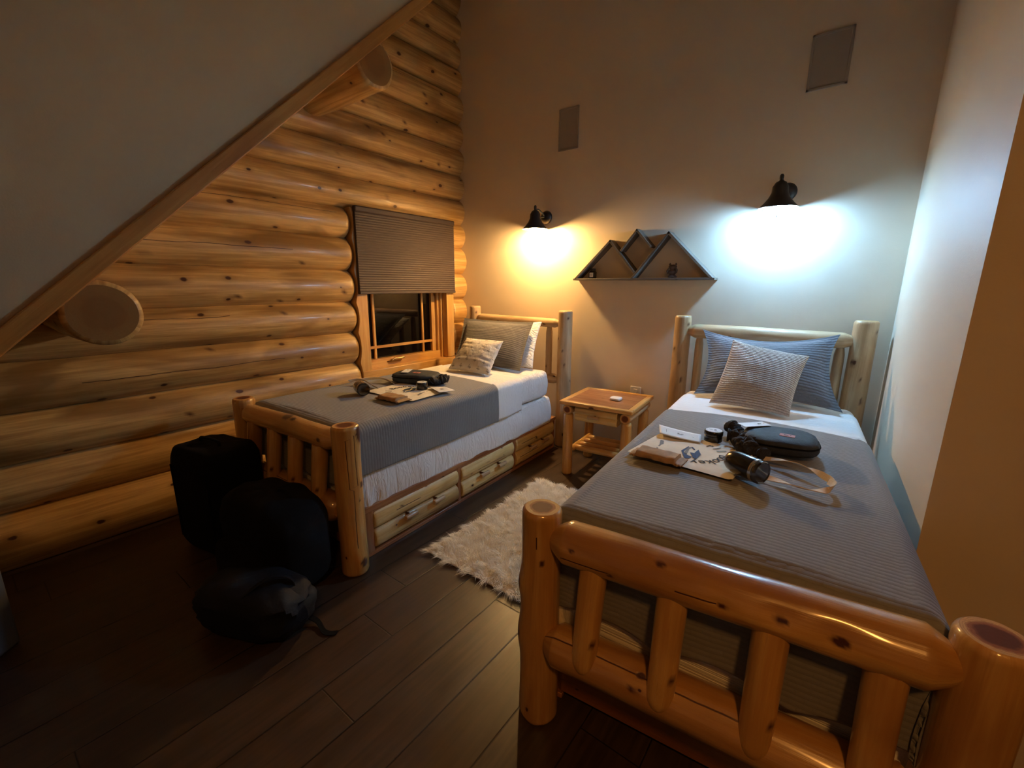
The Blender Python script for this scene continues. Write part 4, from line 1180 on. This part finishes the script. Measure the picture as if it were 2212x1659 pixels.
def puff(mb, sx, sy, sz, e1=.45, e2=.55, nse=.03, seed=0, n=44, m=26, flat=.0):
    def fn(u, v):
        th = 2 * PI * u; ph = -PI / 2 + PI * v
        def p(c, e): return math.copysign(abs(c) ** e, c)
        x = sx / 2 * p(math.cos(ph), e1) * p(math.cos(th), e2); y = sy / 2 * p(math.cos(ph), e1) * p(math.sin(th), e2); z = sz / 2 + sz / 2 * p(math.sin(ph), e1)
        k = 1 + nse * nz3(x * 9 / max(sx, .2) + seed, y * 9 / max(sy, .2), z * 9 / max(sz, .2))
        return (x * k, y * k, max(0, z * (1 + nse * .8 * nz3(x * 12 + seed, y * 12, 7))))
    mb.grid(fn, n, m); return mb
def pouch(label, loc, rot, mirror=1, strap=None, tagpose=(-.05, .05, 0), size=(.27, .24, .072)):
    t = thing('waist_pouch', label, 'pouch', loc, rot, 'dark zip pouches')
    mb = MB(); puff(mb, *size, .5, .62, .03, 2, n=60); mb.build('pouch_body', M['pouch'], t)
    # zip line round the front edge
    pts = []
    for i in range(31):
        th = R(-150) + R(170) * i / 30; c, s = math.cos(th), math.sin(th)
        pts.append((size[0] / 2 * 1.005 * math.copysign(abs(c) ** .62, c), size[1] / 2 * 1.005 * math.copysign(abs(s) ** .62, s), size[2] * .62))
    mb = MB(); mb.tube(pts, .0035, 8); mb.build('zip', M['blackcloth'], t)
    mb = MB(); Mx = Matrix.Translation((.02, -.035, size[2] + .0006)) @ Matrix.Rotation(R(-10), 4, 'Z')
    mb.box((-.027, -.016, -.003), (.027, .016, .001), M=Mx); mb.build('patch', M['pink'], t)
    mb = MB(); mb.box((-.012, -.004, .001), (.004, .004, .0014), M=Mx); mb.box((.008, -.002, .001), (.014, .006, .0014), M=Mx); mb.build('patch_mark', M['ink_dark'], t, smooth=0)
    # crumpled strap
    rnd = random.Random(8)
    for (cx, cy, L, a0) in strap:
        pts = []
        for i in range(9):
            f = i / 8
            pts.append((cx + L * (f - .5) * math.cos(a0) + rnd.uniform(-.012, .012), cy + L * (f - .5) * math.sin(a0) + rnd.uniform(-.012, .012), .022 + rnd.uniform(-.004, .022)))
        sp = spline(pts, 5)
        m2 = MB(); m2.tube(sp, [.018 + .013 * abs(math.sin(i * .9 + cx * 40)) for i in range(len(sp))], 12, squash=.8)
        m2.build('crumpled_strap', M['knit'], t)
    # swing tag
    tx, ty, ta = tagpose; Mt = Matrix.Translation((tx, ty, size[2] + .004)) @ Matrix.Rotation(ta, 4, 'Z')
    mb = MB(); mb.box((-.062, -.027, 0), (.062, .027, .0012), M=Mt); tg = mb.build('swing_tag', M['paper'], t, smooth=0)
    mb = MB(); mb.box((.018, -.004, .0012), (.026, .005, .0015), M=Mt); mb.box((.030, -.002, .0012), (.034, .006, .0015), M=Mt); mb.build('print', M['ink_dark'], tg, smooth=0)
    mb = MB(); mb.tube([tuple(Mt @ Vector(p)) for p in spline([(.046, .0, .002), (.062, .012, .004), (.078, .004, .002), (.088, .012, -.004)])], .0008, 6); mb.build('string', M['webbing'], tg)
    return t
pouch('dark zip pouch with pink patch and white tag on the right bed', (-.165, 2.055, ZR), R(10), strap=[(-.135, .04, .20, R(118)), (-.115, -.09, .14, R(95)), (-.14, -.045, .12, R(150)), (-.105, -.14, .13, R(140)), (-.085, -.085, .10, R(40))], tagpose=(-.098, .055, R(38)))

# --- left bed set
t, L2, W2 = tote('cream canvas tote bag with printed lettering, flat on the bed by the log wall', (-2.255, 1.795, ZL - .002), R(180 + 3), (1.1, .9))
for pts, wd in (([(.21, .06, .006), (.27, .055, .012), (.33, .04, .020), (.40, .03, .030), (.46, .04, .030), (.50, .08, .02)], .024), ([(.21, -.08, .006), (.30, -.10, .02), (.38, -.08, .03), (.46, -.02, .022), (.50, .06, .02)], .024)):
    ribbon(spline(pts), wd, lambda f: (.3, .5, .6)).build('strap', M['webbing'], t)
card('leaflet', 'white folded leaflet on the near corner of the tote on the left bed', [(-2.02, 1.86), (-2.00, 1.985), (-2.13, 2.015), (-2.185, 1.925)], ZL + .010, .008, M['paper'], [(.4, .4, .6, .55)])
tn = thing('round_tin', 'round black tin with a white lid on the left bed', 'tin', (-2.205, 1.885, ZL + .006), 0, 'round black tins'); tin_parts(tn)
package('folded brown paper package by the tote corner on the left bed', (-2.145, 1.60, ZL + .001), R(3), .215, .10, .030)
tumbler('black tumbler lying near the foot end of the left bed', (-2.44, 1.575, ZL), R(-20))
pouch('dark zip pouch with orange patch and white tag on the bed by the log wall', (-2.43, 2.03, ZL), R(24), strap=[(.17, -.02, .15, R(20)), (.16, .02, .13, R(-10)), (.19, -.05, .10, R(60))], tagpose=(-.07, -.01, R(100)), size=(.34, .22, .075))

# ================================================================== LUGGAGE IN THE DARK CORNER
lg = thing('suitcase', 'tall black soft suitcase standing in the dark by the log wall', 'suitcase', (-2.68, .80, 0), R(12))
mb = MB(); puff(mb, .42, .30, .60, .25, .35, .03, 4, n=48, m=30); mb.build('case_body', M['blackcloth'], lg)
mb = MB(); mb.tube(spline([(-.08, -.02, .59), (-.07, -.02, .625), (.07, -.02, .625), (.08, -.02, .59)]), .008, 8); mb.build('top_handle', M['blackcloth'], lg)
mb = MB(); mb.tube([(-.15, -.148, .08), (-.15, -.150, .50), (.15, -.150, .50), (.15, -.148, .08)], .005, 8); mb.build('zip', M['blackcloth'], lg)
bp = thing('backpack', 'bulging black backpack with a top loop against the left bed footboard', 'backpack', (-2.10, .83, 0), R(8))
mb = MB(); puff(mb, .54, .32, .49, .5, .55, .05, 9, n=48, m=30); mb.build('pack_body', M['blackcloth'], bp)
mb = MB(); mb.tube(spline([(.045, .0, .455), (.065, 0, .500), (.11, 0, .510), (.145, 0, .49), (.15, 0, .44)]), .006, 8); mb.build('top_loop', M['blackcloth'], bp)
mb = MB(); puff(mb, .34, .14, .26, .5, .6, .04, 2); mb.v = [(v[0], v[1] - .16, v[2] + .04) for v in mb.v]; mb.build('front_pocket', M['blackcloth'], bp)
db = thing('duffel_bag', 'small dark navy bag slumped on the floor in front of the backpack', 'bag', (-1.86, .62, 0), R(25))
mb = MB(); puff(mb, .50, .28, .24, .7, .7, .09, 5, n=48, m=28); mb.build('bag_body', M['bluecloth'], db)
ribbon(spline([(-.02, -.12, .12), (.02, -.10, .20), (.10, -.02, .262), (.17, .03, .23), (.19, .02, .12)]), .03, lambda f: (.5, -.6, .2), .004).build('carry_strap', M['bluecloth'], db)
ribbon(spline([(.15, .05, .05), (.24, .06, .02), (.31, .02, .008), (.36, .03, .006)]), .022, lambda f: (.1, 1, .1), .004).build('loose_strap', M['blackcloth'], db)

pn = thing('side_panel', 'dim pale grey panel standing on the floor at the far left edge', 'panel', (-2.53, -.015, 0), R(-48))
mb = MB(); mb.box((0, -.06, 0), (.42, -.01, .44)); mb.build('panel_board', M['panel'], pn, bevel=.012)
